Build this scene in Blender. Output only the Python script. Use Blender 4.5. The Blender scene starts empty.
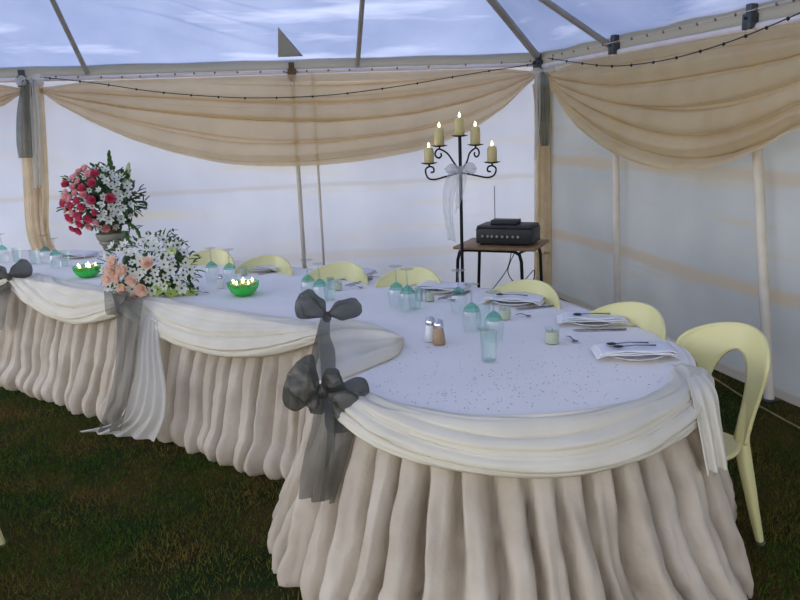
import bpy, math, random
from mathutils import Vector, Matrix, noise
random.seed(7)
sc = bpy.context.scene
COL = sc.collection
PI = math.pi
R_ = math.radians

# ------------------------------------------------------------------ camera
F = 780.0
H = 1.72
PITCH, ROLL, YAW = R_(12.8), R_(2.2), R_(14)
FW = Vector((math.sin(YAW)*math.cos(PITCH), math.cos(YAW)*math.cos(PITCH), -math.sin(PITCH)))
R0 = Vector((math.cos(YAW), -math.sin(YAW), 0))
U0 = R0.cross(FW)
CR = math.cos(ROLL)*R0 - math.sin(ROLL)*U0
CU = math.sin(ROLL)*R0 + math.cos(ROLL)*U0
CP = Vector((0, 0, H))
cam = bpy.data.cameras.new('camera')
camo = bpy.data.objects.new('camera', cam)
COL.objects.link(camo)
m = Matrix((CR, CU, -FW)).transposed().to_4x4()
m.translation = CP
camo.matrix_world = m
cam.sensor_width = 36
cam.lens = F/800*36
cam.clip_start = 0.02
sc.camera = camo

# survey helpers: where on a real plane of the place a sight line lands
def ray(x, y): return FW + CR*((x-400)/F) - CU*((y-300)/F)
def onplane(x, y, p, n):
    d = ray(x, y)
    return CP + d*((Vector(p)-CP).dot(n)/d.dot(n))
def onz(x, y, z): return onplane(x, y, (0, 0, z), Vector((0, 0, 1)))

# ------------------------------------------------------------------ materials
def lin(c):
    r = []
    for v in c:
        v /= 255.0
        r.append(v/12.92 if v <= 0.04045 else ((v+0.055)/1.055)**2.4)
    return (r[0], r[1], r[2], 1)

def nt(name):
    mt = bpy.data.materials.new(name)
    mt.use_nodes = True
    t = mt.node_tree
    t.nodes.clear()
    out = t.nodes.new('ShaderNodeOutputMaterial')
    return mt, t, out

def nd(t, typ, **kw):
    n = t.nodes.new(typ)
    for k, v in kw.items():
        if k in n.inputs: n.inputs[k].default_value = v
        else: setattr(n, k, v)
    return n

def noise_col(t, base, vary, scale=8.0, coord='Object', detail=3):
    tc = nd(t, 'ShaderNodeTexCoord')
    nz = nd(t, 'ShaderNodeTexNoise', Scale=scale, Detail=float(detail))
    t.links.new(tc.outputs[coord], nz.inputs['Vector'])
    rp = nd(t, 'ShaderNodeValToRGB')
    rp.color_ramp.elements[0].position = 0.3
    rp.color_ramp.elements[1].position = 0.7
    rp.color_ramp.elements[0].color = base
    rp.color_ramp.elements[1].color = vary
    t.links.new(nz.outputs['Fac'], rp.inputs['Fac'])
    return rp, nz, tc

def plain(name, c, c2=None, rough=0.5, metal=0.0, scale=8.0, bump=0.0, bscale=60.0, spec=0.5):
    mt, t, out = nt(name)
    p = nd(t, 'ShaderNodeBsdfPrincipled', Roughness=rough, Metallic=metal)
    p.inputs['Specular IOR Level'].default_value = spec
    rp, nz, tc = noise_col(t, lin(c), lin(c2 or c), scale)
    t.links.new(rp.outputs[0], p.inputs['Base Color'])
    if bump:
        n2 = nd(t, 'ShaderNodeTexNoise', Scale=bscale, Detail=3.0)
        t.links.new(tc.outputs['Object'], n2.inputs['Vector'])
        b = nd(t, 'ShaderNodeBump', Strength=bump, Distance=0.01)
        t.links.new(n2.outputs['Fac'], b.inputs['Height'])
        t.links.new(b.outputs[0], p.inputs['Normal'])
    t.links.new(p.outputs[0], out.inputs[0])
    return mt

def cloth(name, c, trans=0.4, alpha=1.0, c2=None, scale=5.0, tc_col=None, sheen=0.0, bump=0.15, bscale=35.0):
    """woven cloth: diffuse + light shining through + optional sheerness"""
    mt, t, out = nt(name)
    rp, nz, tc = noise_col(t, lin(c), lin(c2 or c), scale)
    d = nd(t, 'ShaderNodeBsdfDiffuse')
    tr = nd(t, 'ShaderNodeBsdfTranslucent')
    t.links.new(rp.outputs[0], d.inputs[0])
    if tc_col: tr.inputs[0].default_value = lin(tc_col)
    else: t.links.new(rp.outputs[0], tr.inputs[0])
    if bump:
        n2 = nd(t, 'ShaderNodeTexNoise', Scale=bscale, Detail=2.0)
        t.links.new(tc.outputs['Object'], n2.inputs['Vector'])
        b = nd(t, 'ShaderNodeBump', Strength=bump, Distance=0.01)
        t.links.new(n2.outputs['Fac'], b.inputs['Height'])
        t.links.new(b.outputs[0], d.inputs['Normal'])
    mx = nd(t, 'ShaderNodeMixShader')
    mx.inputs[0].default_value = trans
    t.links.new(d.outputs[0], mx.inputs[1])
    t.links.new(tr.outputs[0], mx.inputs[2])
    last = mx
    if sheen:
        g = nd(t, 'ShaderNodeBsdfGlossy', Roughness=0.35)
        g.inputs[0].default_value = (1, 1, 1, 1)
        m2 = nd(t, 'ShaderNodeMixShader')
        m2.inputs[0].default_value = sheen
        t.links.new(last.outputs[0], m2.inputs[1])
        t.links.new(g.outputs[0], m2.inputs[2])
        last = m2
    if alpha < 1:
        tp = nd(t, 'ShaderNodeBsdfTransparent')
        m3 = nd(t, 'ShaderNodeMixShader')
        m3.inputs[0].default_value = alpha
        t.links.new(tp.outputs[0], m3.inputs[1])
        t.links.new(last.outputs[0], m3.inputs[2])
        last = m3
    t.links.new(last.outputs[0], out.inputs[0])
    return mt

def glassy(name, c, alpha=0.35, rough=0.05):
    """thin clear glass: mostly see-through, with tint and gloss by fresnel"""
    mt, t, out = nt(name)
    tp = nd(t, 'ShaderNodeBsdfTransparent')
    tp.inputs[0].default_value = lin(c)
    g = nd(t, 'ShaderNodeBsdfGlossy', Roughness=rough)
    lw = nd(t, 'ShaderNodeLayerWeight', Blend=0.25)
    mp = nd(t, 'ShaderNodeMapRange')
    mp.inputs['To Min'].default_value = 0.06
    mp.inputs['To Max'].default_value = alpha
    t.links.new(lw.outputs['Facing'], mp.inputs['Value'])
    mx = nd(t, 'ShaderNodeMixShader')
    t.links.new(mp.outputs[0], mx.inputs[0])
    t.links.new(tp.outputs[0], mx.inputs[1])
    t.links.new(g.outputs[0], mx.inputs[2])
    t.links.new(mx.outputs[0], out.inputs[0])
    return mt

def emit(name, c, s):
    mt, t, out = nt(name)
    e = nd(t, 'ShaderNodeEmission', Strength=s)
    e.inputs[0].default_value = lin(c)
    t.links.new(e.outputs[0], out.inputs[0])
    return mt

def wall_mat(name, c, c2, trans, warm, bands=()):
    """tarpaulin: woven plastic letting daylight through, with faint stains and painted shade low down"""
    mt, t, out = nt(name)
    rp, nz, tc = noise_col(t, lin(c), lin(c2), 1.1, detail=6)
    mp = nd(t, 'ShaderNodeMapping')
    mp.inputs['Scale'].default_value = (0.6, 0.6, 7.0)
    n3 = nd(t, 'ShaderNodeTexNoise', Scale=1.3, Detail=5.0)
    t.links.new(tc.outputs['Object'], mp.inputs[0])
    t.links.new(mp.outputs[0], n3.inputs['Vector'])
    r2 = nd(t, 'ShaderNodeValToRGB')
    r2.color_ramp.elements[0].position = 0.55
    r2.color_ramp.elements[1].position = 0.8
    t.links.new(n3.outputs['Fac'], r2.inputs['Fac'])
    mxc = nd(t, 'ShaderNodeMix', data_type='RGBA')
    t.links.new(r2.outputs[0], mxc.inputs[0])
    t.links.new(rp.outputs[0], mxc.inputs[6])
    mxc.inputs[7].default_value = lin(warm)
    cur = mxc.outputs[2]
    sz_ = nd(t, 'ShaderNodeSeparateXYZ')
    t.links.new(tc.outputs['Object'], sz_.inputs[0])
    mz = nd(t, 'ShaderNodeMapRange')  # shade from outside painted into the colour, deepening towards the wall foot
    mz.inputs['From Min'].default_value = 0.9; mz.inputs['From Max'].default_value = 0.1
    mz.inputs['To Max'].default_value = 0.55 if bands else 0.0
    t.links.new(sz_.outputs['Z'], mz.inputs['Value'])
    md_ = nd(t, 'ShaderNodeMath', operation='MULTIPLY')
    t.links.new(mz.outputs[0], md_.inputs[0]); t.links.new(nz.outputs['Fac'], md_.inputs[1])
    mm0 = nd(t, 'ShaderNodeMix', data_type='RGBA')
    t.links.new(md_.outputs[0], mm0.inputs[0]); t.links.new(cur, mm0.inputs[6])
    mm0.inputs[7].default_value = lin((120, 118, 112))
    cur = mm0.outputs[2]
    if bands:
        sx = nd(t, 'ShaderNodeSeparateXYZ')
        t.links.new(tc.outputs['Object'], sx.inputs[0])
        wob = nd(t, 'ShaderNodeTexNoise', Scale=2.2, Detail=5.0)
        t.links.new(tc.outputs['Object'], wob.inputs['Vector'])
        for (z0, hw, soft, stren, colr) in bands:
            ad = nd(t, 'ShaderNodeMath', operation='MULTIPLY_ADD')
            ad.inputs[1].default_value = 0.05; ad.inputs[2].default_value = -z0-0.025
            t.links.new(wob.outputs['Fac'], ad.inputs[0])
            sm = nd(t, 'ShaderNodeMath', operation='ADD')
            t.links.new(sx.outputs['Z'], sm.inputs[0]); t.links.new(ad.outputs[0], sm.inputs[1])
            ab = nd(t, 'ShaderNodeMath', operation='ABSOLUTE')
            t.links.new(sm.outputs[0], ab.inputs[0])
            mr = nd(t, 'ShaderNodeMapRange')
            mr.inputs['From Min'].default_value = hw+soft; mr.inputs['From Max'].default_value = hw
            mr.inputs['To Max'].default_value = stren
            t.links.new(ab.outputs[0], mr.inputs['Value'])
            mm = nd(t, 'ShaderNodeMix', data_type='RGBA')
            t.links.new(mr.outputs[0], mm.inputs[0]); t.links.new(cur, mm.inputs[6])
            mm.inputs[7].default_value = lin(colr)
            cur = mm.outputs[2]
    d = nd(t, 'ShaderNodeBsdfDiffuse')
    tr = nd(t, 'ShaderNodeBsdfTranslucent')
    t.links.new(cur, d.inputs[0])
    t.links.new(cur, tr.inputs[0])
    mx = nd(t, 'ShaderNodeMixShader')
    mx.inputs[0].default_value = trans
    t.links.new(d.outputs[0], mx.inputs[1])
    t.links.new(tr.outputs[0], mx.inputs[2])
    t.links.new(mx.outputs[0], out.inputs[0])
    return mt

M = {}
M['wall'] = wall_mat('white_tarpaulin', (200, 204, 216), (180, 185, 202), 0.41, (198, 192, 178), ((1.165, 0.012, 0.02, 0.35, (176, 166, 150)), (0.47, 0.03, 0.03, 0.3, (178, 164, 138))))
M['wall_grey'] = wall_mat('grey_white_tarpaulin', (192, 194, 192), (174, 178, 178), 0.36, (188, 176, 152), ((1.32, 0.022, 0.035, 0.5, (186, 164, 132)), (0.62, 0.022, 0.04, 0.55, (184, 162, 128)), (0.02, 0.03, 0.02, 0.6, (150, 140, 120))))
M['roof'] = wall_mat('blue_white_roof_sheet', (130, 143, 176), (156, 167, 194), 0.5, (200, 206, 228))
M['valance'] = cloth('grey_green_valance', (214, 210, 196), 0.5)
M['tan'] = cloth('tan_voile', (236, 214, 172), 0.52, 0.84, (224, 200, 156), 3.0)
M['tan2'] = cloth('tan_voile_hanging', (240, 222, 184), 0.55, 0.9, (222, 200, 158), 6.0)
M['organza'] = cloth('grey_organza', (98, 98, 88), 0.4, 0.68, (74, 76, 68), 9.0, sheen=0.04)
M['organza_light'] = cloth('silver_green_organza', (140, 146, 138), 0.4, 0.8, (110, 118, 112), 5.0)
M['white_sheer'] = cloth('white_sheer_voile', (226, 224, 216), 0.4, 0.75)
M['tulle'] = cloth('white_tulle', (225, 228, 230), 0.4, 0.4)
M['swag'] = cloth('ivory_swag_voile', (242, 237, 222), 0.3, 1.0, (232, 226, 208), 5.0)
M['skirt'] = cloth('beige_skirt_cloth', (210, 198, 180), 0.15, 1.0, (184, 170, 150), 4.0, bump=0.8, bscale=22)
M['top'] = cloth('white_table_cloth', (248, 242, 234), 0.06, 1.0, (243, 237, 230), 3.0, bump=0.05, bscale=14)
M['netting'] = cloth('beige_netting', (196, 174, 154), 0.2)
M['napkin'] = cloth('white_napkin', (235, 234, 236), 0.1)
M['pole'] = plain('cream_painted_pole', (228, 218, 200), (216, 206, 186), 0.5)
M['beam'] = plain('grey_aluminium_beam', (176, 176, 172), (160, 160, 158), 0.4, 0.3)
M['rafter'] = plain('weathered_rafter', (176, 170, 158), (160, 154, 142), 0.5)
M['rail'] = plain('white_rail', (240, 234, 236), (230, 222, 224), 0.5)
M['clip'] = plain('pinkish_clip', (158, 118, 116), (140, 100, 98), 0.5)
M['clamp'] = plain('galvanised_clamp', (96, 100, 102), (70, 74, 78), 0.4, 0.7)
M['wood_block'] = plain('brown_wood_block', (120, 92, 60), (96, 72, 46), 0.7)
M['cable'] = plain('black_cable', (28, 26, 26), None, 0.5)
M['cream_plastic'] = plain('pale_yellow_plastic', (218, 212, 154), (210, 204, 144), 0.35, scale=2)
M['foot'] = plain('grey_rubber_foot', (120, 118, 96), None, 0.8)
M['black_metal'] = plain('black_wrought_iron', (24, 25, 30), (34, 35, 40), 0.45, 0.6)
M['wax'] = plain('cream_wax', (216, 200, 140), (206, 188, 126), 0.45)
M['wick'] = plain('charred_wick', (40, 30, 24), None, 0.9)
M['flame'] = emit('candle_flame', (255, 226, 170), 9)
M['amp'] = plain('black_amplifier_case', (26, 28, 32), (34, 36, 40), 0.5)
M['silver'] = plain('silver_knob', (170, 172, 176), None, 0.3, 0.8)
M['tabwood'] = plain('brown_wood_top', (150, 118, 84), (122, 92, 62), 0.5, scale=14)
M['plate'] = plain('white_china', (232, 232, 230), None, 0.2)
M['steel'] = plain('steel_cutlery', (120, 122, 128), None, 0.25, 0.9)
M['darkhandle'] = plain('dark_cutlery_bowl', (52, 50, 58), (36, 34, 42), 0.25, 0.5)
M['glass'] = glassy('clear_glass', (236, 244, 246), 0.55)
M['teal_glass'] = glassy('teal_glass', (178, 230, 212), 0.5)
M['pale_teal'] = glassy('pale_teal_glass', (248, 253, 252), 0.4)
M['green_water'] = plain('green_water', (24, 206, 84), (44, 222, 104), 0.12)
M['green_glass'] = glassy('green_glass', (196, 244, 204), 0.4)
M['votive'] = plain('frosted_votive_wax', (204, 204, 178), (190, 190, 160), 0.3)
M['salt'] = plain('white_salt', (220, 220, 220), None, 0.6)
M['pepper'] = plain('ground_pepper', (176, 150, 116), (150, 124, 92), 0.7)
M['chrome'] = plain('chrome_lid', (210, 210, 215), None, 0.12, 1.0)
M['peach'] = cloth('peach_petals', (254, 236, 220), 0.35, 1.0, (250, 222, 202), 20.0, bump=0)
M['pink'] = cloth('rose_pink_petals', (232, 112, 138), 0.35, 1.0, (216, 84, 114), 20.0, bump=0)
M['palepink'] = cloth('pale_pink_petals', (250, 206, 202), 0.35, 1.0, (242, 180, 184), 20.0, bump=0)
M['white_petal'] = cloth('white_petals', (246, 246, 238), 0.35, 1.0, (240, 242, 226), 20.0, bump=0)
M['lime'] = cloth('lime_petals', (214, 230, 140), 0.35, 1.0, (196, 218, 116), 20.0, bump=0)
M['floret'] = plain('dark_flower_eye', (84, 92, 44), (60, 66, 30), 0.8)
M['leaf'] = cloth('green_leaves', (98, 134, 76), 0.35, 1.0, (66, 100, 54), 12.0, bump=0)
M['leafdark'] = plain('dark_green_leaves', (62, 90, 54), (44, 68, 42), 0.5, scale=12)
M['bud'] = plain('gladiolus_buds', (170, 190, 110), (206, 214, 170), 0.6, scale=16)
M['terracotta'] = plain('brown_terracotta', (150, 104, 70), (124, 82, 54), 0.7)
M['plaster'] = plain('grey_plaster', (158, 158, 140), (136, 136, 120), 0.8)
M['confetti'] = plain('dark_confetti', (96, 92, 104), (150, 146, 160), 0.4)
M['table_wood'] = plain('plywood', (150, 120, 84), (136, 106, 74), 0.7)
M['rope'] = plain('straw_rope', (150, 130, 84), None, 0.9)
# lawn
mt, t, out = nt('lawn_soil')
p = nd(t, 'ShaderNodeBsdfPrincipled', Roughness=0.95)
p.inputs['Specular IOR Level'].default_value = 0.1
rp, nz, tc = noise_col(t, lin((34, 46, 16)), lin((78, 56, 30)), 2.2, detail=8)
rp.color_ramp.elements[0].position = 0.42
rp.color_ramp.elements[1].position = 0.66
t.links.new(rp.outputs[0], p.inputs['Base Color'])
n2 = nd(t, 'ShaderNodeTexNoise', Scale=40.0, Detail=6.0)
t.links.new(tc.outputs['Object'], n2.inputs['Vector'])
b = nd(t, 'ShaderNodeBump', Strength=0.8, Distance=0.03)
t.links.new(n2.outputs['Fac'], b.inputs['Height'])
t.links.new(b.outputs[0], p.inputs['Normal'])
t.links.new(p.outputs[0], out.inputs[0])
M['soil'] = mt
mt, t, out = nt('grass_blades')
d = nd(t, 'ShaderNodeBsdfDiffuse')
rp, nz, tc = noise_col(t, lin((52, 78, 26)), lin((130, 90, 52)), 2.2, detail=8)
rp.color_ramp.elements[0].position = 0.45
rp.color_ramp.elements[1].position = 0.7
n2 = nd(t, 'ShaderNodeTexNoise', Scale=70.0, Detail=1.0)
t.links.new(tc.outputs['Object'], n2.inputs['Vector'])
mc = nd(t, 'ShaderNodeMix', data_type='RGBA')
mc.inputs[0].default_value = 0.42
mul = nd(t, 'ShaderNodeValToRGB')
mul.color_ramp.elements[0].position = 0.35
mul.color_ramp.elements[1].position = 0.65
mul.color_ramp.elements[0].color = lin((36, 60, 18))
mul.color_ramp.elements[1].color = lin((104, 120, 50))
t.links.new(n2.outputs['Fac'], mul.inputs['Fac'])
t.links.new(rp.outputs[0], mc.inputs[6])
t.links.new(mul.outputs[0], mc.inputs[7])
t.links.new(mc.outputs[2], d.inputs[0])
t.links.new(d.outputs[0], out.inputs[0])
M['grass'] = mt

# ------------------------------------------------------------------ mesh builder
class MB:
    def __init__(s): s.v = []; s.f = []
    def add(s, vs, fs):
        o = len(s.v)
        s.v += [Vector(v) for v in vs]
        s.f += [tuple(i+o for i in f) for f in fs]
        return s
    def box(s, c, d, rot=None, bev=0.0):
        x, y, z = d[0]/2, d[1]/2, d[2]/2
        if bev <= 0:
            vs = [Vector((i*x, j*y, k*z)) for k in (-1, 1) for j in (-1, 1) for i in (-1, 1)]
            fs = [(0, 2, 3, 1), (4, 5, 7, 6), (0, 1, 5, 4), (2, 6, 7, 3), (0, 4, 6, 2), (1, 3, 7, 5)]
        else:
            import bmesh
            bm = bmesh.new()
            bmesh.ops.create_cube(bm, size=1)
            for v in bm.verts: v.co = Vector((v.co.x*d[0], v.co.y*d[1], v.co.z*d[2]))
            bmesh.ops.bevel(bm, geom=bm.edges[:], offset=bev, segments=2, affect='EDGES', profile=0.5)
            bm.verts.index_update()
            vs = [v.co.copy() for v in bm.verts]
            fs = [tuple(v.index for v in f.verts) for f in bm.faces]
            bm.free()
        if rot is not None: vs = [rot @ v for v in vs]
        return s.add([v+Vector(c) for v in vs], fs)
    def tube(s, pts, r, seg=8, closed=False, cap=True):
        pts = [Vector(p) for p in pts]
        n = len(pts)
        rr = r if isinstance(r, (list, tuple)) else [r]*n
        vs, fs = [], []
        up = None
        for i in range(n):
            a = pts[(i-1) % n] if (closed or i > 0) else pts[i]
            c = pts[(i+1) % n] if (closed or i < n-1) else pts[i]
            t = (c-a)
            t = t.normalized() if t.length > 1e-9 else Vector((0, 0, 1))
            if up is None:
                up = Vector((0, 0, 1)) if abs(t.z) < 0.9 else Vector((1, 0, 0))
            sd = t.cross(up)
            if sd.length < 1e-6: sd = t.cross(Vector((0.3, 1, 0.2)))
            sd.normalize()
            up = sd.cross(t).normalized()
            for k in range(seg):
                q = 2*PI*k/seg
                vs.append(pts[i] + (sd*math.cos(q)+up*math.sin(q))*rr[i])
        for i in range(n if closed else n-1):
            j = (i+1) % n
            for k in range(seg):
                l = (k+1) % seg
                fs.append((i*seg+k, i*seg+l, j*seg+l, j*seg+k))
        if cap and not closed:
            fs.append(tuple(range(seg))[::-1])
            fs.append(tuple((n-1)*seg+k for k in range(seg)))
        return s.add(vs, fs)
    def lathe(s, prof, c=(0, 0, 0), seg=20, cap0=True, cap1=True, axis=None):
        vs, fs = [], []
        n = len(prof)
        for (r, z) in prof:
            for k in range(seg):
                q = 2*PI*k/seg
                vs.append(Vector((r*math.cos(q), r*math.sin(q), z)))
        for i in range(n-1):
            for k in range(seg):
                l = (k+1) % seg
                fs.append((i*seg+k, i*seg+l, (i+1)*seg+l, (i+1)*seg+k))
        if cap0: fs.append(tuple(range(seg))[::-1])
        if cap1: fs.append(tuple((n-1)*seg+k for k in range(seg)))
        if axis is not None:
            q = Vector((0, 0, 1)).rotation_difference(Vector(axis))
            vs = [q @ v for v in vs]
        return s.add([v+Vector(c) for v in vs], fs)
    def sheet(s, fn, nu, nv, closed_u=False):
        vs = [fn(i/nu, j/nv) for i in range(nu+(0 if closed_u else 1)) for j in range(nv+1)]
        fs = []
        L = nu if closed_u else nu+1
        for i in range(nu):
            for j in range(nv):
                a = i*(nv+1)+j
                b = ((i+1) % L)*(nv+1)+j
                fs.append((a, b, b+1, a+1))
        return s.add(vs, fs)
    def ball(s, c, r, seg=10, rings=6, sq=(1, 1, 1)):
        vs, fs = [], []
        for i in range(1, rings):
            a = PI*i/rings
            for k in range(seg):
                q = 2*PI*k/seg
                vs.append(Vector((math.sin(a)*math.cos(q)*r*sq[0], math.sin(a)*math.sin(q)*r*sq[1], math.cos(a)*r*sq[2])))
        for i in range(rings-2):
            for k in range(seg):
                l = (k+1) % seg
                fs.append((i*seg+k, (i+1)*seg+k, (i+1)*seg+l, i*seg+l))
        t0 = len(vs); vs.append(Vector((0, 0, r*sq[2]))); vs.append(Vector((0, 0, -r*sq[2])))
        for k in range(seg):
            l = (k+1) % seg
            fs.append((t0, k, l))
            fs.append((t0+1, (rings-2)*seg+l, (rings-2)*seg+k))
        return s.add([v+Vector(c) for v in vs], fs)
    def xf(s, mat):
        s.v = [mat @ v for v in s.v]
        return s
    def build(s, name, mat, parent=None, smooth=True, thick=0.0, sharp=True):
        vs = s.v
        loc = Vector((0, 0, 0))
        if parent is None and vs:
            mn = Vector([min(v[i] for v in vs) for i in range(3)])
            mx = Vector([max(v[i] for v in vs) for i in range(3)])
            loc = Vector(((mn.x+mx.x)/2, (mn.y+mx.y)/2, mn.z))
        me = bpy.data.meshes.new(name)
        me.from_pydata([tuple(v-loc) for v in vs], [], s.f)
        me.materials.append(mat)
        if smooth:
            me.polygons.foreach_set('use_smooth', [True]*len(me.polygons))
            if sharp: me.set_sharp_from_angle(angle=R_(50))
        me.update()
        o = bpy.data.objects.new(name, me)
        o.location = loc
        COL.objects.link(o)
        if parent: o.parent = parent
        if thick:
            md = o.modifiers.new('thickness', 'SOLIDIFY')
            md.thickness = thick
            md.offset = 0
        return o

def tag(o, label=None, cat=None, group=None, kind=None):
    if label: o['label'] = label
    if cat: o['category'] = cat
    if group: o['group'] = group
    if kind: o['kind'] = kind
    return o

def empty(name, loc, rz=0, label=None, cat=None, group=None):
    o = bpy.data.objects.new(name, None)
    COL.objects.link(o)
    o.empty_display_size = 0.05
    o.location = loc
    o.rotation_euler = (0, 0, rz)
    return tag(o, label, cat, group)

def copy_tree(o, parent=None):
    c = o.copy()
    COL.objects.link(c)
    c.parent = parent
    for ch in list(o.children): copy_tree(ch, c)
    return c

def lerp(a, b, t): return a+(b-a)*t
def interp(pts, x):
    """piecewise smooth interpolation in a sorted table of (x, value)"""
    if x <= pts[0][0]: return pts[0][1]
    for i in range(len(pts)-1):
        if x <= pts[i+1][0]:
            t = (x-pts[i][0])/(pts[i+1][0]-pts[i][0])
            p0 = pts[max(i-1, 0)][1]; p1 = pts[i][1]; p2 = pts[i+1][1]; p3 = pts[min(i+2, len(pts)-1)][1]
            return 0.5*((2*p1)+(-p0+p2)*t+(2*p0-5*p1+4*p2-p3)*t*t+(-p0+3*p1-3*p2+p3)*t**3)
    return pts[-1][1]
def vinterp(pts, t):
    """smooth curve through points, t in 0..1"""
    n = len(pts)-1
    return Vector([interp([(i/n, p[k]) for i, p in enumerate(pts)], t) for k in range(len(pts[0]))])
def nz1(*a): return noise.noise(Vector(a))

# ------------------------------------------------------------------ the tent
K = Vector((3.3, 7.2, 0))                      # back right corner
WA = Vector((-0.993, 0.117, 0)).normalized()     # along the back wall, leftwards
WN = Vector((-0.117, -0.993, 0)).normalized()    # back wall normal, into the tent
EZ = 2.24
def back(a, z, off=0): return K + WA*a + WN*off + Vector((0, 0, z))
def onback(x, y, off=0):
    p = onplane(x, y, K+WN*off, WN)
    return (p-K).dot(WA), p.z
RN = Vector((-1, 0, 0))
def right(a, z, off=0): return K + Vector((-off, -a, z))
def onright(x, y, off=0):
    p = onplane(x, y, K+RN*off, RN)
    return K.y-p.y, p.z

# ground
def gz(x, y): return 0.0
g = MB().sheet(lambda u, v: Vector((-9+u*16, -5+v*20, 0)), 40, 50)
tag(g.build('floor', M['soil']), kind='structure')

# grass blades
gb = MB()
vv, ff = [], []
def in_table(x, y):
    s = y*.7826-x*.6225; n = x*.7826+y*.6225
    if 2.72 < n < 3.85 and 2 < s < 8.3: return True
    return (x-1.17)**2+(y-2.97)**2 < 0.8**2
nb = 0
while nb < 115000:
    x = random.uniform(-4.2, 3.25); y = random.uniform(1.3, 7.0)
    # nearer ground is denser
    if random.random() > 1.25-0.17*y: continue
    px = (x*math.cos(YAW)-y*math.sin(YAW))/(max(0.1, x*math.sin(YAW)+y*math.cos(YAW)))
    if px > 0.62 or px < -1.15 or (px < -0.62 and random.random() < 0.35) or in_table(x, y): continue
    dens = noise.noise(Vector((x*1.3, y*1.3, 3.1)))
    if random.random() > 0.72+dens*0.9: continue
    nb += 1
    a = random.uniform(0, 2*PI); h = random.uniform(0.012, 0.034); w = random.uniform(0.0015, 0.0032)
    l = random.uniform(0.2, 1.1)*h
    a2 = random.uniform(0, 2*PI)
    dx, dy = math.cos(a)*w, math.sin(a)*w
    o = len(vv)
    vv += [(x-dx, y-dy, -0.002), (x+dx, y+dy, -0.002), (x+math.cos(a2)*l, y+math.sin(a2)*l, h)]
    ff.append((o, o+1, o+2))
me = bpy.data.meshes.new('lawn_grass'); me.from_pydata(vv, [], ff); me.materials.append(M['grass'])
go = bpy.data.objects.new('lawn_grass', me); COL.objects.link(go)
tag(go, 'short green and brown lawn grass covering the ground in the tent', 'grass', kind='stuff')

# back wall: one hanging sheet with gentle wrinkles and horizontal welded seams
def wall_fn(place, length, ph):
    def fn(u, v):
        a = u*length; z = v*EZ
        w = 0.012*math.sin(a*2.1+ph)+0.01*nz1(a*1.7, z*1.1, ph)+0.006*nz1(a*7, z*3, ph+4)
        w += 0.004*math.exp(-((z-1.15)/0.02)**2)
        return place(a, z, w)
    return fn
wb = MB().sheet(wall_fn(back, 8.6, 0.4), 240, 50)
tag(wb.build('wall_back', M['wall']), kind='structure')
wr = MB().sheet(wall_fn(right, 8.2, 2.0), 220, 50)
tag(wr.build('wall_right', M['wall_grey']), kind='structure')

# roof: four slopes rising from the eaves
S = 0.6
LW, LD = 8.6, 8.2
C0 = back(0, EZ+0.04); C1 = back(LW, EZ+0.04); C2 = C1+Vector((0, -LD, 0)); C3 = right(LD, EZ+0.04)
def inset(p, q, d): return p
hh = LW/2*S
T0 = C0 + (C1-C0)*0.5 + Vector((0, -LW/2*0.98, hh))
T1 = C3 + (C2-C3)*0.5 + Vector((0, LW/2*0.98-0.9, hh))
def bil(a, b, c, d, amp, ph):
    nrm = (b-a).cross(d-a).normalized()
    def fn(u, v):
        p = lerp(lerp(a, b, u), lerp(d, c, u), v)
        # radial pull wrinkles fanning out of the corner
        e = math.sin(PI*min(1, max(0, v)))*(1 if 0 < u < 1 else 0)
        r_ = p.z-a.z; al = p.x-a.x
        env = max(0.0, nz1(al*0.9+r_*2.0, r_*1.2, ph+5.5)+0.12)
        w = 0.045*env*math.sin(52*(r_+0.22*al)+3*nz1(al, r_*3, 2)) + amp*(nz1(p.x*1.2, p.y*1.2, ph)+0.35*math.sin(14*math.atan2(p.y-a.y, p.x-a.x)+ph)*e)
        return p + nrm*w*min(1, v*6)*min(1, u*12, (1-u)*12)
    return fn
rf = MB()
rf.sheet(bil(C0, C1, T0, T0, 0.035, 1.0), 200, 220)
rf.sheet(bil(C3, C0, T0, T1, 0.03, 2.0), 200, 160)
rf.sheet(bil(C1, C2, T1, T0, 0.03, 3.0), 40, 20)
rf.sheet(bil(C2, C3, T1, T1, 0.03, 4.0), 40, 20)
tag(rf.build('ceiling', M['roof']), kind='structure')

# roof rafters: bars just under the roof sheet
def rafter(p, d, r=0.022, ln=2.6, drop=0.045):
    p = Vector(p); d = Vector(d).normalized()
    return MB().tube([p+d*0.02-Vector((0, 0, drop)), p+d*ln-Vector((0, 0, drop))], r, 10)
rdir = WN + Vector((0, 0, S))
n_tr = 0
for px, py in ((88, 72), (357, 60)):
    a, z = onback(px, py)
    n_tr += 1
    tag(rafter(back(a, EZ+0.04), rdir).build('trim_%d' % n_tr, M['rafter']), kind='structure')
hip = (T0-C0).normalized()
tag(rafter(C0, hip, 0.035, 3.0, 0.06).build('trim_3', M['rafter']), kind='structure')
a, z = onright(614, 40)
tag(rafter(right(a, EZ+0.04), Vector((-1, 0, S)), 0.025).build('trim_4', M['rafter']), kind='structure')
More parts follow.
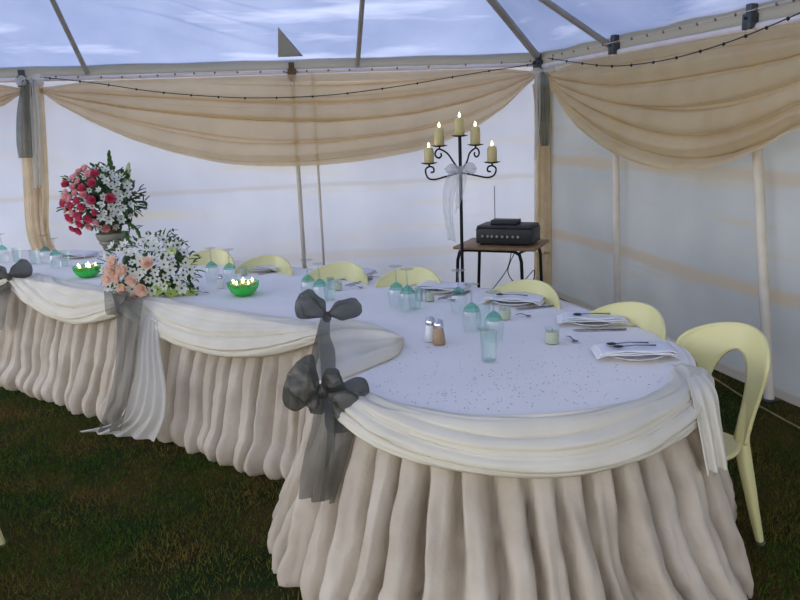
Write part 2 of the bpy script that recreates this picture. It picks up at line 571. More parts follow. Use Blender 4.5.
# valance strip hanging inside the eave + eave beam
vs = MB().sheet(lambda u, v: back(u*8.6, EZ+0.09-v*0.10, 0.05+0.006*math.sin(u*60)), 160, 3)
tag(vs.build('trim_5', M['valance'], thick=0.004), kind='structure')
vs = MB().sheet(lambda u, v: right(u*8.2, EZ+0.11-v*0.17, 0.05+0.008*math.sin(u*70)), 160, 3)
tag(vs.build('trim_6', M['valance'], thick=0.004), kind='structure')
bt = MB().tube([back(0, EZ-0.03, 0.05), back(8.5, EZ-0.03, 0.05)], 0.02, 10)
tag(bt.build('trim_7', M['rail']), kind='structure')
bt = MB().tube([right(0, EZ-0.05, 0.06), right(8.1, EZ-0.05, 0.06)], 0.022, 10)
tag(bt.build('trim_8', M['rail']), kind='structure')

# tent legs
def leg(name, p0, p1, r, label, group=None, clamp=True, foot=True, block=False):
    p0, p1 = Vector(p0), Vector(p1)
    rt = empty(name, p0, 0, label, 'tent pole', group)
    MB().tube([Vector((0, 0, 0)), p1-p0], r, 12).build('pole_shaft', M['pole'], rt)
    top = p1-p0
    if foot: MB().box((0, 0, 0.006), (0.1, 0.1, 0.012), bev=0.002).build('base_plate', M['clamp'], rt)
    if clamp:
        cb = MB()
        cb.box(top+Vector((0, 0, -0.02)), (0.075, 0.075, 0.09), bev=0.006)
        cb.box(top+Vector((0, 0, 0.045)), (0.05, 0.05, 0.07), bev=0.004)
        cb.tube([top+Vector((-0.055, 0, 0)), top+Vector((0.055, 0, 0))], 0.009, 8)
        cb.build('clamp', M['wood_block'] if block else M['clamp'], rt)
    return rt
aL, _ = onback(298, 168, 0.07)
leg('tent_pole', back(aL, 0, 0.09), back(aL, EZ-0.03, 0.09), 0.021, 'cream tent pole in front of the back wall, behind the middle of the long swag', block=True)
aL2, _ = onback(318, 170, 0.02)
leg('tent_pole', back(aL2, 0, 0.08), back(aL2, EZ-0.05, 0.08), 0.012, 'thin cream pole just right of the thicker pole in the back wall', clamp=False)
aL3, _ = onback(26, 90, 0.04)
leg('tent_pole', back(aL3, 0, 0.10), back(aL3, EZ-0.03, 0.10), 0.03, 'cream tent pole hidden mostly behind the tan drape at the left')
leg('tent_pole', K+Vector((-0.1, -0.1, 0)), K+Vector((-0.1, -0.1, EZ-0.02)), 0.035, 'cream corner pole of the tent behind the corner drape')
b1, _ = onright(620, 325, 0.06); t1, _ = onright(617, 45, 0.06)
leg('tent_pole', right(b1, 0, 0.08), right(t1, EZ, 0.08), 0.028, 'cream tent pole on the right wall, the one nearer the corner')
b2, _ = onright(772, 400, 0.06); t2, _ = onright(755, 8, 0.06)
leg('tent_pole', right(b2, 0, 0.08), right(t2, EZ, 0.08), 0.03, 'cream tent pole on the right wall behind the rightmost chair')
# gusset flap seen at the back eave
aG, _ = onback(282, 50)
rn_ = WA.cross(rdir).normalized()
fp = C0-Vector((0, 0, 0.05))
fa, fb, fc = onplane(278, 27, fp, rn_), onplane(303, 56, fp, rn_), onplane(278, 57, fp, rn_)
gf = MB().sheet(lambda u, v: fa.lerp(fc.lerp(fb, u), max(v, 0.01)), 4, 8)
tag(gf.build('canvas_flap', M['valance'], thick=0.004), 'small grey triangular canvas flap above the back pole clamp', 'flap')

# ------------------------------------------------------------------ tan wall swags
def catmull(tab, x): return interp(tab, x)
def wall_swag(place, aL, aR, bottom, top, off, name, mat, label, seedv, nf=4.5, group=None):
    """bottom: table a -> z; gathered at both ends"""
    def fn(u, v):
        a = lerp(aL, aR, u)
        zt = top; zb = catmull(bottom, a)
        e = min(u, 1-u)
        gath = min(1, e/0.10)
        # pinch: near the ties everything collects
        zt2 = zt - 0.05*(1-gath)
        # overlapping folds
        ph = 2*PI*nf*v + 1.7*math.sin(PI*u+seedv) + 3.0*nz1(u*2.2, v*2.2, seedv)
        vv = v + (1.25/(2*PI*nf))*(math.sin(ph)+0.45*math.sin(2.3*ph+seedv)+0.22*math.sin(4.7*ph+5*u)) * math.sin(PI*min(1, max(0, v)))**0.5
        z = lerp(zt2, zb, vv)
        o = off + (0.028*gath+0.01)*math.cos(ph)+0.05*v*(math.sin(PI*u)) + 0.004*nz1(a*30, v*10, seedv)
        z += 0.004*math.sin(a*60+v*9)*0.3
        return place(a, z, o)
    s = MB().sheet(fn, 150, 90)
    return tag(s.build(name, mat, sharp=False), label, 'drape', group)

pxb = [(38, 92), (60, 106), (90, 122), (130, 139), (175, 153), (230, 164), (290, 166), (350, 162), (420, 150), (470, 131), (505, 108), (532, 82), (546, 68)]
tab = sorted([onback(x, y, 0.14) for x, y in pxb])
wall_swag(back, tab[-1][0], tab[0][0]-0.0, tab, EZ-0.06, 0.12, 'wall_swag', M['tan'], 'tan sheer fabric swag draped across the back wall', 0.3)
# right wall
pxr = [(549, 72), (556, 92), (568, 110), (585, 128), (610, 146), (640, 160), (680, 169), (715, 168), (750, 159), (800, 134)]
tabr = sorted([onright(x, y, 0.14) for x, y in pxr])
aend = 6.4
tabr += [(lerp(tabr[-1][0], aend, 0.4), 1.86), (lerp(tabr[-1][0], aend, 0.75), 2.0), (aend, 2.14)]
wall_swag(right, tabr[0][0], aend, tabr, EZ-0.09, 0.16, 'wall_swag', M['tan'], 'tan sheer fabric swag draped across the right wall', 1.9, 5.0)
# left fragment
a0_, z0_ = onback(24, 86, 0.14)
tabl = [(a0_, 2.10), (a0_+0.35, 2.0), (a0_+0.9, 1.86), (a0_+1.4, 1.86), (a0_+2.0, 2.0), (a0_+2.3, 2.14)]
tabl[1] = (a0_+0.2, onback(0, 106, 0.14)[1])
wall_swag(back, a0_+2.3, a0_, tabl, EZ-0.06, 0.12, 'wall_swag', M['tan'], 'tan sheer fabric swag end at the left edge, beyond the left tie', 3.1)

# hanging column drapes
def hang(place, edges, off, name, mat, label=None, cat='drape', parent=None, folds=4, amp=0.022, sd=0.0, nv=50, thick=0):
    """edges: list of (a_left, a_right, z) from top down"""
    n = len(edges)-1
    def fn(u, v):
        e = vinterp(edges, v)
        a = lerp(e[0], e[1], u)
        o = off + amp*math.sin(u*2*PI*folds+sd+0.8*math.sin(v*4+sd)) + 0.3*amp*nz1(u*9, v*4, sd)
        return place(a, e[2], o)
    s = MB().sheet(fn, 60, nv)
    o = s.build(name, mat, parent, thick=thick, sharp=False)
    if label: tag(o, label, cat)
    return o
def E(fnc, rows, off):
    r = []
    for xl, xr, y in rows:
        a, z = fnc(xl, y, off); b, z2 = fnc(xr, y, off)
        r.append((a, b, (z+z2)/2))
    return r
hang(back, E(onback, [(24, 44, 82), (22, 47, 130), (24, 50, 190), (29, 52, 240)], 0.13)+[(4.72, 4.48, 0.4), (4.74, 4.46, 0.02)], 0.13,
     'hanging_drape', M['tan2'], 'tan drape hanging down the left tent pole', sd=1)
r = E(onback, [(532, 552, 84), (536, 560, 130), (536, 562, 190), (534, 565, 250)], 0.2)
a_, b_ = r[-1][0], r[-1][1]
hang(back, r+[(a_, b_, 0.4), (a_+0.02, b_-0.02, 0.02)], 0.2, 'hanging_drape', M['tan2'], 'tan drape hanging in the right rear corner of the tent', sd=2)

def tie(name, label, cx, cy, tails, rosette=True, off=0.18):
    a, z = onback(cx, cy, off)
    rt = empty(name, back(a, z, off), 0, label, 'bow')
    base = back(a, z, off)
    def pl(aa, zz, oo): return back(aa, zz, oo)-base
    for k, (mat, rows, sd) in enumerate(tails):
        e = E(onback, rows, off+0.03)
        hang(pl, e, off+0.02+0.015*k, 'tail', M[mat], parent=rt, folds=2.5, amp=0.012, sd=sd, nv=30)
    kb = MB()
    for k, (dx, dz, sx, sz) in enumerate(((-0.05, -0.005, 0.05, 0.045), (0.055, 0.0, 0.055, 0.05))):
        def fn(u, v, dx=dx, sx=sx, sz=sz, dz=dz):
            th = 2*PI*u
            rr = 0.35+0.65*v
            x = dx*(0.3+v) + sx*math.cos(th)*rr*(1+0.12*math.sin(5*th))
            return WA*(-x) + WN*(0.02+0.03*math.sin(th*2+k)*v) + Vector((0, 0, dz+sz*math.sin(th)*rr))
        kb.sheet(fn, 28, 6)
    kb.build('loop', M['white_sheer'], rt, sharp=False)
    MB().ball((0, 0, 0), 0.026, 12, 8, (1, 0.8, 1.1)).build('knot', M['white_sheer'], rt)
    return rt
tie('tie_bow', 'silver green and white sheer bow tied at the top of the left drape', 30, 80,
    [('organza_light', [(22, 34, 80), (17, 33, 110), (16, 33, 140), (18, 33, 158)], 0.5),
     ('white_sheer', [(30, 36, 80), (31, 41, 110), (33, 42, 150), (34, 42, 188)], 2.0)])
tie('tie_bow', 'silver green sheer bow tied at the top of the corner drape', 543, 72,
    [('organza_light', [(540, 549, 72), (538, 551, 100), (539, 550, 130), (541, 549, 146)], 1.2),
     ('white_sheer', [(534, 541, 76), (534, 541, 110), (534, 539, 140), (534, 537, 160)], 2.4)], off=0.24)

# ------------------------------------------------------------------ fairy lights
M['bulb'] = plain('amber_bulb', (150, 110, 90), None, 0.2)
def light_string(pts, n, name, label, dark=True, r=0.004, sag=0.0, every=None, br=0.011):
    base = Vector(pts[0])
    rt = empty(name, base, 0, label, 'string lights')
    P = [vinterp(pts, i/80)-base for i in range(81)]
    MB().tube(P, r, 5).build('cable', M['cable'] if dark else M['pole'], rt)
    proto = None
    for i in range(n):
        p = vinterp(pts, (i+0.5)/n)-base
        if proto is None:
            mb = MB().lathe([(0.002, 0.009), (br*0.7, 0.006), (br*0.95, 0.0), (br*0.7, -0.008), (0.002, -0.014)], seg=8)
            proto = mb.build('bulb', M['cable'] if dark else M['clip'], rt)
            proto.location = p
        else:
            q = proto.copy(); COL.objects.link(q); q.parent = rt; q.location = p
            q.rotation_euler = (random.uniform(-.5, .5), random.uniform(-.5, .5), 0)
    return rt
def BP(x, y, off):
    a, z = onback(x, y, off); return back(a, z, off)
def RP(x, y, off):
    a, z = onright(x, y, off); return right(a, z, off)
light_string([BP(40, 77, .22), BP(95, 83, .24), BP(150, 91, .26), BP(205, 96, .26), BP(260, 98, .26), BP(330, 95, .26), BP(400, 86, .26), BP(470, 74, .24), BP(540, 63, .2)], 16,
             'string_lights', 'dark fairy light cable drooping in front of the back swag')
light_string([RP(548, 58, .2), RP(580, 63, .24), RP(615, 66, .26), RP(665, 60, .26), RP(720, 45, .26), RP(770, 26, .24), RP(815, 6, .22)], 14,
             'string_lights', 'dark fairy light cable drooping in front of the right swag')
light_string([BP(32, 76, .12), BP(120, 77, .12), BP(200, 73, .12), BP(300, 71, .12), BP(400, 68, .12), BP(540, 60, .12)], 22,
             'string_lights', 'pinkish fairy lights clipped along the back wall rail', dark=False, r=0.003, br=0.010)
light_string([RP(550, 56, .12), RP(615, 42, .12), RP(700, 23, .12), RP(800, -2, .12)], 16,
             'string_lights', 'pinkish fairy lights clipped along the right wall rail', dark=False, r=0.003, br=0.010)

# ------------------------------------------------------------------ the table run
TS = Vector((-0.6225, 0.7826, 0)); TN = Vector((0.7826, 0.6225, 0))
def sn(s, n, z=0): return TS*s + TN*n + Vector((0, 0, z))
CS, CN, RR = 1.596, 2.764, 0.77
NF, NB = 2.66, 3.85
TZ = 0.75
outl = []
s = 6.85
while s > 2.42: outl.append((s, NF)); s -= 0.03
for i in range(0, 116):
    f = R_(-7.8 - 2.0*i)
    outl.append((CS+RR*math.cos(f), CN+RR*math.sin(f)))
pa = outl[-1]; pb = (1.92, NB)
for i in range(1, 26): outl.append((lerp(pa[0], pb[0], i/25), lerp(pa[1], pb[1], i/25)))
s = 1.95
while s < 6.85: outl.append((s, NB-0.5*max(0, (s-5.5)/1.35))); s += 0.03
for _ in range(5):
    o2 = outl[:]
    for i in range(1, len(outl)-1):
        o2[i] = tuple((outl[i-1][k]+outl[i+1][k]+2*outl[i][k])/4 for k in (0, 1))
    outl = o2
OP = [sn(a, b) for a, b in outl]
cum = [0.0]
for i in range(1, len(OP)): cum.append(cum[-1]+(OP[i]-OP[i-1]).length)
def edge(L):
    import bisect
    L = max(0, min(cum[-1]-1e-4, L))
    i = bisect.bisect_right(cum, L)-1
    t = (L-cum[i])/(cum[i+1]-cum[i])
    p = OP[i].lerp(OP[i+1], t)
    j0, j1 = max(0, i-3), min(len(OP)-1, i+4)
    tg = (OP[j1]-OP[j0]).normalized()
    return p, Vector((-tg.y, tg.x, 0))*-1.0
def nearL(p, lo=0, hi=1e9):
    p = Vector((p.x, p.y, 0))
    b = min((i for i in range(len(OP)) if lo <= cum[i] <= hi), key=lambda i: (OP[i]-p).length)
    return cum[b]
# outward direction check
p_, n_ = edge(1.0)
if n_.dot(TN) > 0:
    SGN = -1.0
else:
    SGN = 1.0
def edgeo(L):
    p, n = edge(L)
    return p, n*SGN
LJ = nearL(sn(2.36, 2.6))
LFR = nearL(sn(CS+RR*math.cos(R_(-100)), CN+RR*math.sin(R_(-100))))
LRT = nearL(onz(692, 372, TZ))
LBK = nearL(sn(1.92, NB))

# tables below the cloths
def trestle(s0, s1, cut=0.0):
    NB = 3.85-cut
    c = sn((s0+s1)/2, (NF+NB)/2)
    ang = math.atan2(TS.y, TS.x)
    rt = empty('trestle_table', c, ang, 'folding trestle table under the white cloth of the long run', 'table', 'trestle tables under the long cloth')
    MB().box((0, 0, TZ-0.02), (s1-s0-0.02, NB-NF-0.04, 0.03), bev=0.004).build('tabletop', M['table_wood'], rt)
    for sx in (-1, 1):
        for sy in (-1, 1):
            MB().tube([(sx*(s1-s0)*0.38, sy*0.36, 0), (sx*(s1-s0)*0.38, sy*0.36, TZ-0.035)], 0.015, 8).build('leg', M['black_metal'], rt)
for k in range(2): trestle(2.5+k*1.6, 2.5+k*1.6+1.58)
trestle(5.7, 6.75, 0.4)
rt = empty('round_table', sn(CS, CN), 0, 'round table under the skirt at the near end', 'table')
MB().lathe([(0.01, TZ-0.03), (RR-0.02, TZ-0.03), (RR-0.015, TZ-0.02), (RR-0.02, TZ-0.008), (0.01, TZ-0.008)], seg=64).build('tabletop', M['table_wood'], rt)
for k in range(4):
    a = k*PI/2+0.4
    MB().tube([(0.5*math.cos(a), 0.5*math.sin(a), 0), (0.5*math.cos(a), 0.5*math.sin(a), TZ-0.03)], 0.015, 8).build('leg', M['black_metal'], rt)

# white top cloth: flat top + small rolled overhang
import bmesh
def top_cloth():
    NV = 6
    ring = [OP[i] for i in range(0, len(OP), 2)]
    if (len(OP)-1) % 2: ring.append(OP[-1])
    def off(i, o):
        a = ring[max(0, i-1)]; b = ring[min(len(ring)-1, i+1)]
        t = (b-a).normalized()
        n = Vector((-t.y, t.x, 0))*-1.0*SGN
        return ring[i]+n*o
    prof = [(-0.02, 0.006), (0.0, 0.005), (0.006, 0.0), (0.010, -0.02), (0.012, -0.09)]
    bm = bmesh.new()
    n = len(ring)
    rows = []
    for (o, dz) in prof:
        rows.append([bm.verts.new(off(i, o)+Vector((0, 0, TZ+dz))) for i in range(n)])
    for r in range(len(prof)-1):
        for i in range(n-1):
            bm.faces.new((rows[r][i], rows[r][i+1], rows[r+1][i+1], rows[r+1][i]))
    f = bm.faces.new(rows[0])
    bmesh.ops.triangulate(bm, faces=[f])
    bm.verts.index_update()
    mb = MB().add([v.co.copy() for v in bm.verts], [tuple(v.index for v in f.verts) for f in bm.faces])
    bm.free()
    return mb
tcl = top_cloth().build('tablecloth', M['top'], sharp=False)
for p_ in tcl.data.polygons:
    if len(p_.vertices) == 3: p_.use_smooth = False
tag(tcl, 'white cloth covering the whole top of the long wedding table and its round end', 'tablecloth')
CZ = TZ+0.008
def T(x, y): return onz(x, y, CZ)

# skirts
def skirt(L0, L1, flare, name, label, sd, pitch=0.115, amp=0.05, puff=0.03, fl_tab=None):
    ln = L1-L0
    ph = [0.0]
    N = int(ln/0.011)
    cnt = [0.0]
    for i in range(N):
        w = 1.0/(pitch*(0.75+0.6*(0.5+0.5*nz1(i*0.011*2.7, sd, 1.3))*1.4))
        cnt.append(cnt[-1]+w*0.011)
    def fold(u, v):
        x = u*N; i = int(x); f = x-i
        c = cnt[min(i, N)]*(1-f)+cnt[min(i+1, N)]*f
        c += (0.5*nz1(u*ln*1.7, v*1.6, sd+9)+0.18*nz1(u*ln*5, v*3.5, sd+1))*v
        s1 = math.sin(PI*c)
        cr = 1-3.2*max(0, 1-abs(s1)*1.3)**1.2                       # broad pleats, narrow creases
        deep = 0.35+1.1*abs(nz1(c*0.61, v*0.7, sd+2))*1.6
        return 0.8*cr*deep + 0.9*nz1(c*0.8, v*0.8, sd) + 0.55*nz1(c*1.9, v*1.5, sd+4)*(0.3+v*0.7) + 0.22*nz1(c*5.5, v*4, sd+6) + 0.10*nz1(c*9, v*11, sd+8)
    NVs = 44
    def fn(u, v):
        L = lerp(L0, L1, u)
        p, n = edgeo(L)
        fl = flare if fl_tab is None else interp(fl_tab, u)
        f = fold(u, v)
        o = 0.012 + fl*(v**1.15)*0.97 + (0.006+amp*(0.22*min(1, v*5)+0.78*min(1, max(0, v-0.13)*4.5))*(0.8+0.2*v))*(min(f, 0.7+0.3*v)-0.3) + 0.02*v
        z = (TZ-0.012)*(1-v) + 0.004
        # hem: billows out above the ground, then turns under
        hb = max(0, (v-0.78)/0.22)
        o += puff*math.sin(PI*min(1, hb*1.0))*(0.6+0.6*nz1(L*3.1, 0.5, sd)) - 0.02*hb**3
        z += 0.03*hb*max(0, nz1(L*2.6, 7.7, sd))
        o += 0.006*nz1(L*18, v*9, sd+3) + 0.012*nz1(L*6, v*5, sd+5)*v
        return p + n*o + Vector((0, 0, z))
    s = MB().sheet(fn, N, NVs)
    return tag(s.build(name, M['skirt'], sharp=False), label, 'table skirt')
skirt(0.0, LJ+0.05, 0.2, 'table_skirt', 'gathered beige skirt along the front of the long table, reaching the grass', 0.7, 0.10, 0.040, 0.055)
skirt(LJ+0.0, LBK-0.1, 0.27, 'table_skirt', 'gathered beige skirt around the round near end of the table', 3.3, 0.088, 0.085, 0.012,
      fl_tab=[(0, 0.08), (0.06, 0.15), (0.14, 0.21), (0.25, 0.25), (0.45, 0.27), (0.58, 0.25), (0.68, 0.15), (0.8, 0.08), (1, 0.05)])
skirt(LBK, cum[-1], 0.03, 'table_skirt', 'gathered beige skirt at the rear of the long table under the chairs side', 5.3, 0.125, 0.02, 0.0)

# swags along the table edge
def table_swag(L0, L1, depth, inn, name, label, sd, end=(0.05, 0.05), nf=4, bulge=0.035, mat='swag', tab=None, skew=0.5, lift=0.0):
    ln = L1-L0
    def shape(u):
        e = 1-(abs(u-skew)/max(skew, 1-skew) if False else (abs(u-skew)/(skew if u < skew else 1-skew)))**2.2
        return max(0, e)
    def fn(u, v):
        L = lerp(L0, L1, u)
        p, n = edgeo(L)
        k = shape(u)
        dp = lerp(lerp(end[0], end[1], u), depth, k)*(1+0.06*nz1(L*2.5, 9.1, sd))
        ii = lerp(inn[1], inn[0], k)+0.018*nz1(L*5, 1.1, sd)
        # profile: inner top -> edge -> down -> tuck
        ph = 2*PI*nf*(v + 0.42*(2*(u-skew))**2) + 1.8*nz1(u*4, v*2, sd)
        fo = 0.8*math.sin(ph)+0.4*math.sin(1.7*ph+sd)+0.3*math.sin(3.3*ph+4*u+sd)+0.9*nz1(L*3, v*11, sd)
        top = 0.28
        if v < top:
            t = v/top
            o = lerp(-ii, 0.022, t)
            z = TZ+0.014+lift*(1-abs(2*t-1)) + 0.006*math.sin(PI*t)+0.004*fo*min(1, 3*t*(1-t)*1.5+t*0.3)
            z = max(z, TZ+0.009)
            if v == 0: z = TZ+0.010
        else:
            t = (v-top)/(1-top)
            tt = t
            o = 0.022+bulge*math.sin(PI*min(1, tt*0.8))**0.7*(0.5+0.5*k)+0.075*min(1, tt*1.3)*(dp/0.2) + 0.010*fo*math.sin(PI*min(tt+0.08, 1)*0.9)
            z = TZ+0.016 - dp*tt + 0.005*math.cos(ph)*math.sin(PI*tt)
            if tt > 0.93: o -= 0.008*(tt-0.93)/0.07
        o += 0.004*nz1(L*9, v*6, sd)
        return p + n*o + Vector((0, 0, z))
    s = MB().sheet(fn, max(60, int(ln/0.012)), 56)
    return tag(s.build(name, M[mat], thick=0.003, sharp=False), label, 'swag')
Lb0 = nearL(onz(10, 280, TZ), 0, LJ)
Lsash = nearL(onz(128, 297, TZ), 0, LJ)
Lb1 = nearL(onz(326, 330, TZ), 0, LJ+0.1)
Lb2 = nearL(onz(352, 392, TZ), LJ, LFR)
table_swag(max(0.02, Lb0-1.3), Lb0-0.02, 0.20, (0.03, 0.10), 'table_swag', 'white fabric swag at the far left edge, left of the leftmost grey bow', 0.2, (0.07, 0.07))
table_swag(Lb0, Lsash, 0.205, (0.10, 0.16), 'table_swag', 'white fabric swag on the table front between the leftmost grey bow and the flowers', 1.2, (0.06, 0.11), skew=0.6)
table_swag(Lsash+0.02, Lb1+0.03, 0.205, (0.06, 0.09), 'table_swag', 'white fabric swag on the table front below the green bowl, right of the flowers', 2.2, (0.09, 0.05), skew=0.5)
table_swag(Lb2-0.04, LRT+0.02, 0.16, (0.02, 0.09), 'table_swag', 'wide white fabric swag around the round near end of the table', 4.2, (0.055, 0.06), nf=4, bulge=0.045, skew=0.5)
# netting hem peeping out under the near swag
def net(L0, L1, o0, o1):
    def fn(u, v):
        p, n = edgeo(lerp(L0, L1, u))
        return p + n*lerp(o0, o1, v)+Vector((0, 0, TZ+0.0085+0.0015*v))
    return MB().sheet(fn, 40, 2)
tag(net(LFR-0.05, LFR+0.55, -0.035, 0.012).build('netting_strip', M['netting']), 'beige netting hem showing at the front edge of the round table end', 'trim')

# loose swag end lying across the cloth at the joint between the tables
up_px = [(316, 322), (345, 320), (372, 326), (395, 335), (404, 343)]
lo_px = [(322, 388), (350, 377), (376, 366), (396, 357), (404, 346)]
def lobe(u, v):
    a = vinterp([T(*q) for q in up_px], u); b = vinterp([T(*q) for q in lo_px], u)
    p = lerp(a, b, v)
    h = math.sin(PI*min(1, max(0, v)))**0.5
    ph = 2*PI*3.2*v+2.2*u
    z = 0.004+h*(0.026*(1-0.5*u)+0.014*math.sin(ph)+0.006*math.sin(2.3*ph+1)+0.012*nz1(u*4, v*6, 2.2))
    # thick rolled lower rim
    z += 0.024*math.exp(-((v-0.88)/0.07)**2)
    if u > 0.97: z *= 0.7
    return Vector((p.x, p.y, CZ+max(0.001, z)))
tag(MB().sheet(lobe, 60, 60).build('table_swag', M['swag'], thick=0.002, sharp=False), 'end of white swag looped over the tabletop between the two right grey bows', 'swag')

# sheet between two pixel rails on a given set of points
def rails(left, right_, folds, amp, mat, name, parent=None, base=Vector((0, 0, 0)), nu=50, nv=50, sd=0.0, label=None, cat=None, thick=0.0, outdir=None):
    outdir = outdir or -TN
    def fn(u, v):
        a = vinterp(left, v); b = vinterp(right_, v)
        p = a.lerp(b, u)
        w = amp*(math.sin(2*PI*folds*u+sd+1.2*math.sin(3*v+sd))+0.4*nz1(u*5, v*5, sd))*(0.4+0.6*v)
        p = p + outdir*w
        p.z = max(p.z, 0.006)
        return p-base
    o = MB().sheet(fn, nu, nv).build(name, M[mat], parent, thick=thick, sharp=False)
    if label: tag(o, label, cat)
    return o
def onn(x, y, n):
    return onplane(x, y, TN*n, TN)

# bow builder -------------------------------------------------
def loop_fn(A, outd, length, height, width, tilt, sd):
    """puffed ribbon loop: narrow at the knot, wide and creased further out"""
    up = outd.cross(A).normalized()
    def fn(u, v):
        th = 2*PI*u
        pr = interp([(0, 0.12), (0.12, 0.3), (0.35, 0.8), (0.6, 1.0), (0.82, 0.86), (0.95, 0.55), (1, 0.005)], v)
        cre = 1+(0.16*math.sin(6*th+sd)+0.13*math.sin(11*th+2*sd))*(1-v*0.3)+0.45*nz1(math.cos(th)*1.3, math.sin(th)*1.3, v*2.2+sd)
        a = height*0.5*pr*cre
        b = width*0.42*pr*cre
        x = length*v + 0.10*length*math.sin(2*th+sd)*v
        return A*x + up*(a*math.cos(th)+0.12*height*math.sin(2.5*v+sd)) + outd*(b*math.sin(th)+tilt*0.1*v)
    return fn
def bow(name, label, c, loops, outd, tails, knot=0.022, mat='organza'):
    rt = empty(name, c, 0, label, 'bow')
    for (ax, az, ln, ht, wd, tl, sd) in loops:
        side = Vector((0, 0, 1)).cross(outd).normalized()   # to the viewer's right
        A = (side*ax+Vector((0, 0, az))).normalized()
        MB().sheet(loop_fn(A, outd, ln, ht, wd, tl, sd), 36, 18, closed_u=True).build('loop', M[mat], rt, sharp=False)
    MB().ball((0, 0, 0), knot, 12, 8, (1, 0.9, 1.25)).build('knot', M[mat], rt)
    for (lf, rg, f, am, sd) in tails:
        rails(lf, rg, f, am, mat, 'tail', rt, Vector(c), 24, 40, sd)
    return rt
VD = Vector((-0.25, -0.97, 0)).normalized()      # roughly towards the room's open side
# bow at the right end of the long swag
p1, n1 = edgeo(Lb1)
c1 = onn(327, 317, 2.62)
bow('sash_bow', 'smaller of the two right grey organza bows, standing on the long table edge', c1,
    [(-0.75, 0.8, 0.155, 0.12, 0.09, 0.2, 0.3), (0.95, 0.38, 0.16, 0.09, 0.08, 0.2, 1.9)], VD,
    [([onn(321, 318, 2.58), onz(317, 335, CZ+0.06), onz(312, 355, CZ+0.06), onz(306, 382, CZ+0.04)], [onn(330, 318, 2.58), onz(329, 335, CZ+0.06), onz(334, 352, CZ+0.06), onz(334, 380, CZ+0.05)], 1.5, 0.010, 0.3)])
# big bow on the near table
c2 = onplane(323, 392, edgeo(Lb2)[0]+edgeo(Lb2)[1]*0.13, VD)
pc = c2
def onb(x, y, d=0.0): return onplane(x, y, c2+VD*d, VD)
bow('sash_bow', 'large grey organza bow with wide tails tied at the joint on the round table end', c2,
    [(-0.85, 0.5, 0.13, 0.17, 0.12, 0.1, 0.9), (0.75, -0.45, 0.16, 0.19, 0.13, -0.1, 2.9), (0.55, 0.75, 0.10, 0.09, 0.08, 0.3, 4.2), (-0.5, -0.6, 0.08, 0.08, 0.08, 0.1, 5.1)], VD,
    [([onb(318, 398, .02), onb(312, 430, .07), onb(304, 465, .11), onb(299, 497, .13)], [onb(331, 398, .02), onb(336, 430, .07), onb(332, 465, .11), onb(322, 503, .13)], 1.8, 0.014, 1.0),
     ([onb(322, 402, .0), onb(328, 425, .04), onb(328, 450, .08), onb(322, 500, .10)], [onb(336, 402, .0), onb(353, 420, .04), onb(352, 440, .08), onb(334, 503, .10)], 1.4, 0.012, 2.0)], knot=0.026)
# leftmost bow
c0 = onn(9, 277, 2.6)
bow('sash_bow', 'grey organza bow at the far left end of the table', c0,
    [(-0.8, 0.55, 0.14, 0.11, 0.08, 0.2, 0.3), (0.9, 0.5, 0.18, 0.11, 0.10, 0.2, 2.2)], VD,
    [([onn(-6, 282, 2.60), onn(-8, 300, 2.5), onn(-12, 330, 2.45)], [onn(12, 282, 2.60), onn(8, 300, 2.5), onn(2, 330, 2.45)], 1.5, 0.01, 0.3)])
# long sash below the flowers
cs = onn(128, 300, 2.58)
rt = empty('sash', cs, 0, 'long grey organza sash hanging from under the flowers down to the grass', 'sash')
rails([onn(112, 292, 2.575), onn(118, 318, 2.5), onn(116, 370, 2.40), onn(108, 405, 2.34), onn(98, 432, 2.30)],
      [onn(144, 300, 2.575), onn(141, 325, 2.5), onn(135, 370, 2.40), onn(128, 405, 2.34), onn(121, 431, 2.30)], 2.0, 0.012, 'organza', 'tail', rt, cs, 40, 60, 0.4)
rails([onn(104, 291, 2.575), onn(105, 300, 2.55), onn(106, 314, 2.54)],
      [onn(128, 291, 2.575), onn(124, 300, 2.55), onn(117, 316, 2.54)], 1.2, 0.006, 'organza', 'loop', rt, cs, 20, 20, 1.4)
# white cascade next to the sash
rails([onn(143, 312, 2.565), onn(139, 345, 2.47), onn(134, 385, 2.39), onn(118, 420, 2.33), onn(80, 431, 2.28)],
      [onn(158, 320, 2.565), onn(160, 350, 2.49), onn(166, 385, 2.42), onn(166, 415, 2.38), onn(156, 441, 2.36)], 4.2, 0.014, 'white_sheer', 'cascade_tail', None,
      label='white sheer fabric tail trailing to the grass right of the long grey sash', cat='drape', sd=0.8, nu=90, nv=60)
# tail at the right end of the near swag
pr, nr = edgeo(LRT)
QP = pr + nr*0.04
def onq(x, y, d=0): return onplane(x, y, QP+VD*d, VD)
rails([onq(686, 377, .10), onq(690, 392, .22), onq(697, 425, .30), onq(706, 474, .36)],
      [onq(704, 374, .06), onq(717, 392, .16), onq(723, 428, .22), onq(729, 467, .28)], 2.6, 0.016, 'swag', 'swag_tail', None,
      label='white fabric tail hanging at the right end of the near swag beside the rightmost chair', cat='drape', sd=2.1, outdir=VD, thick=0.002)

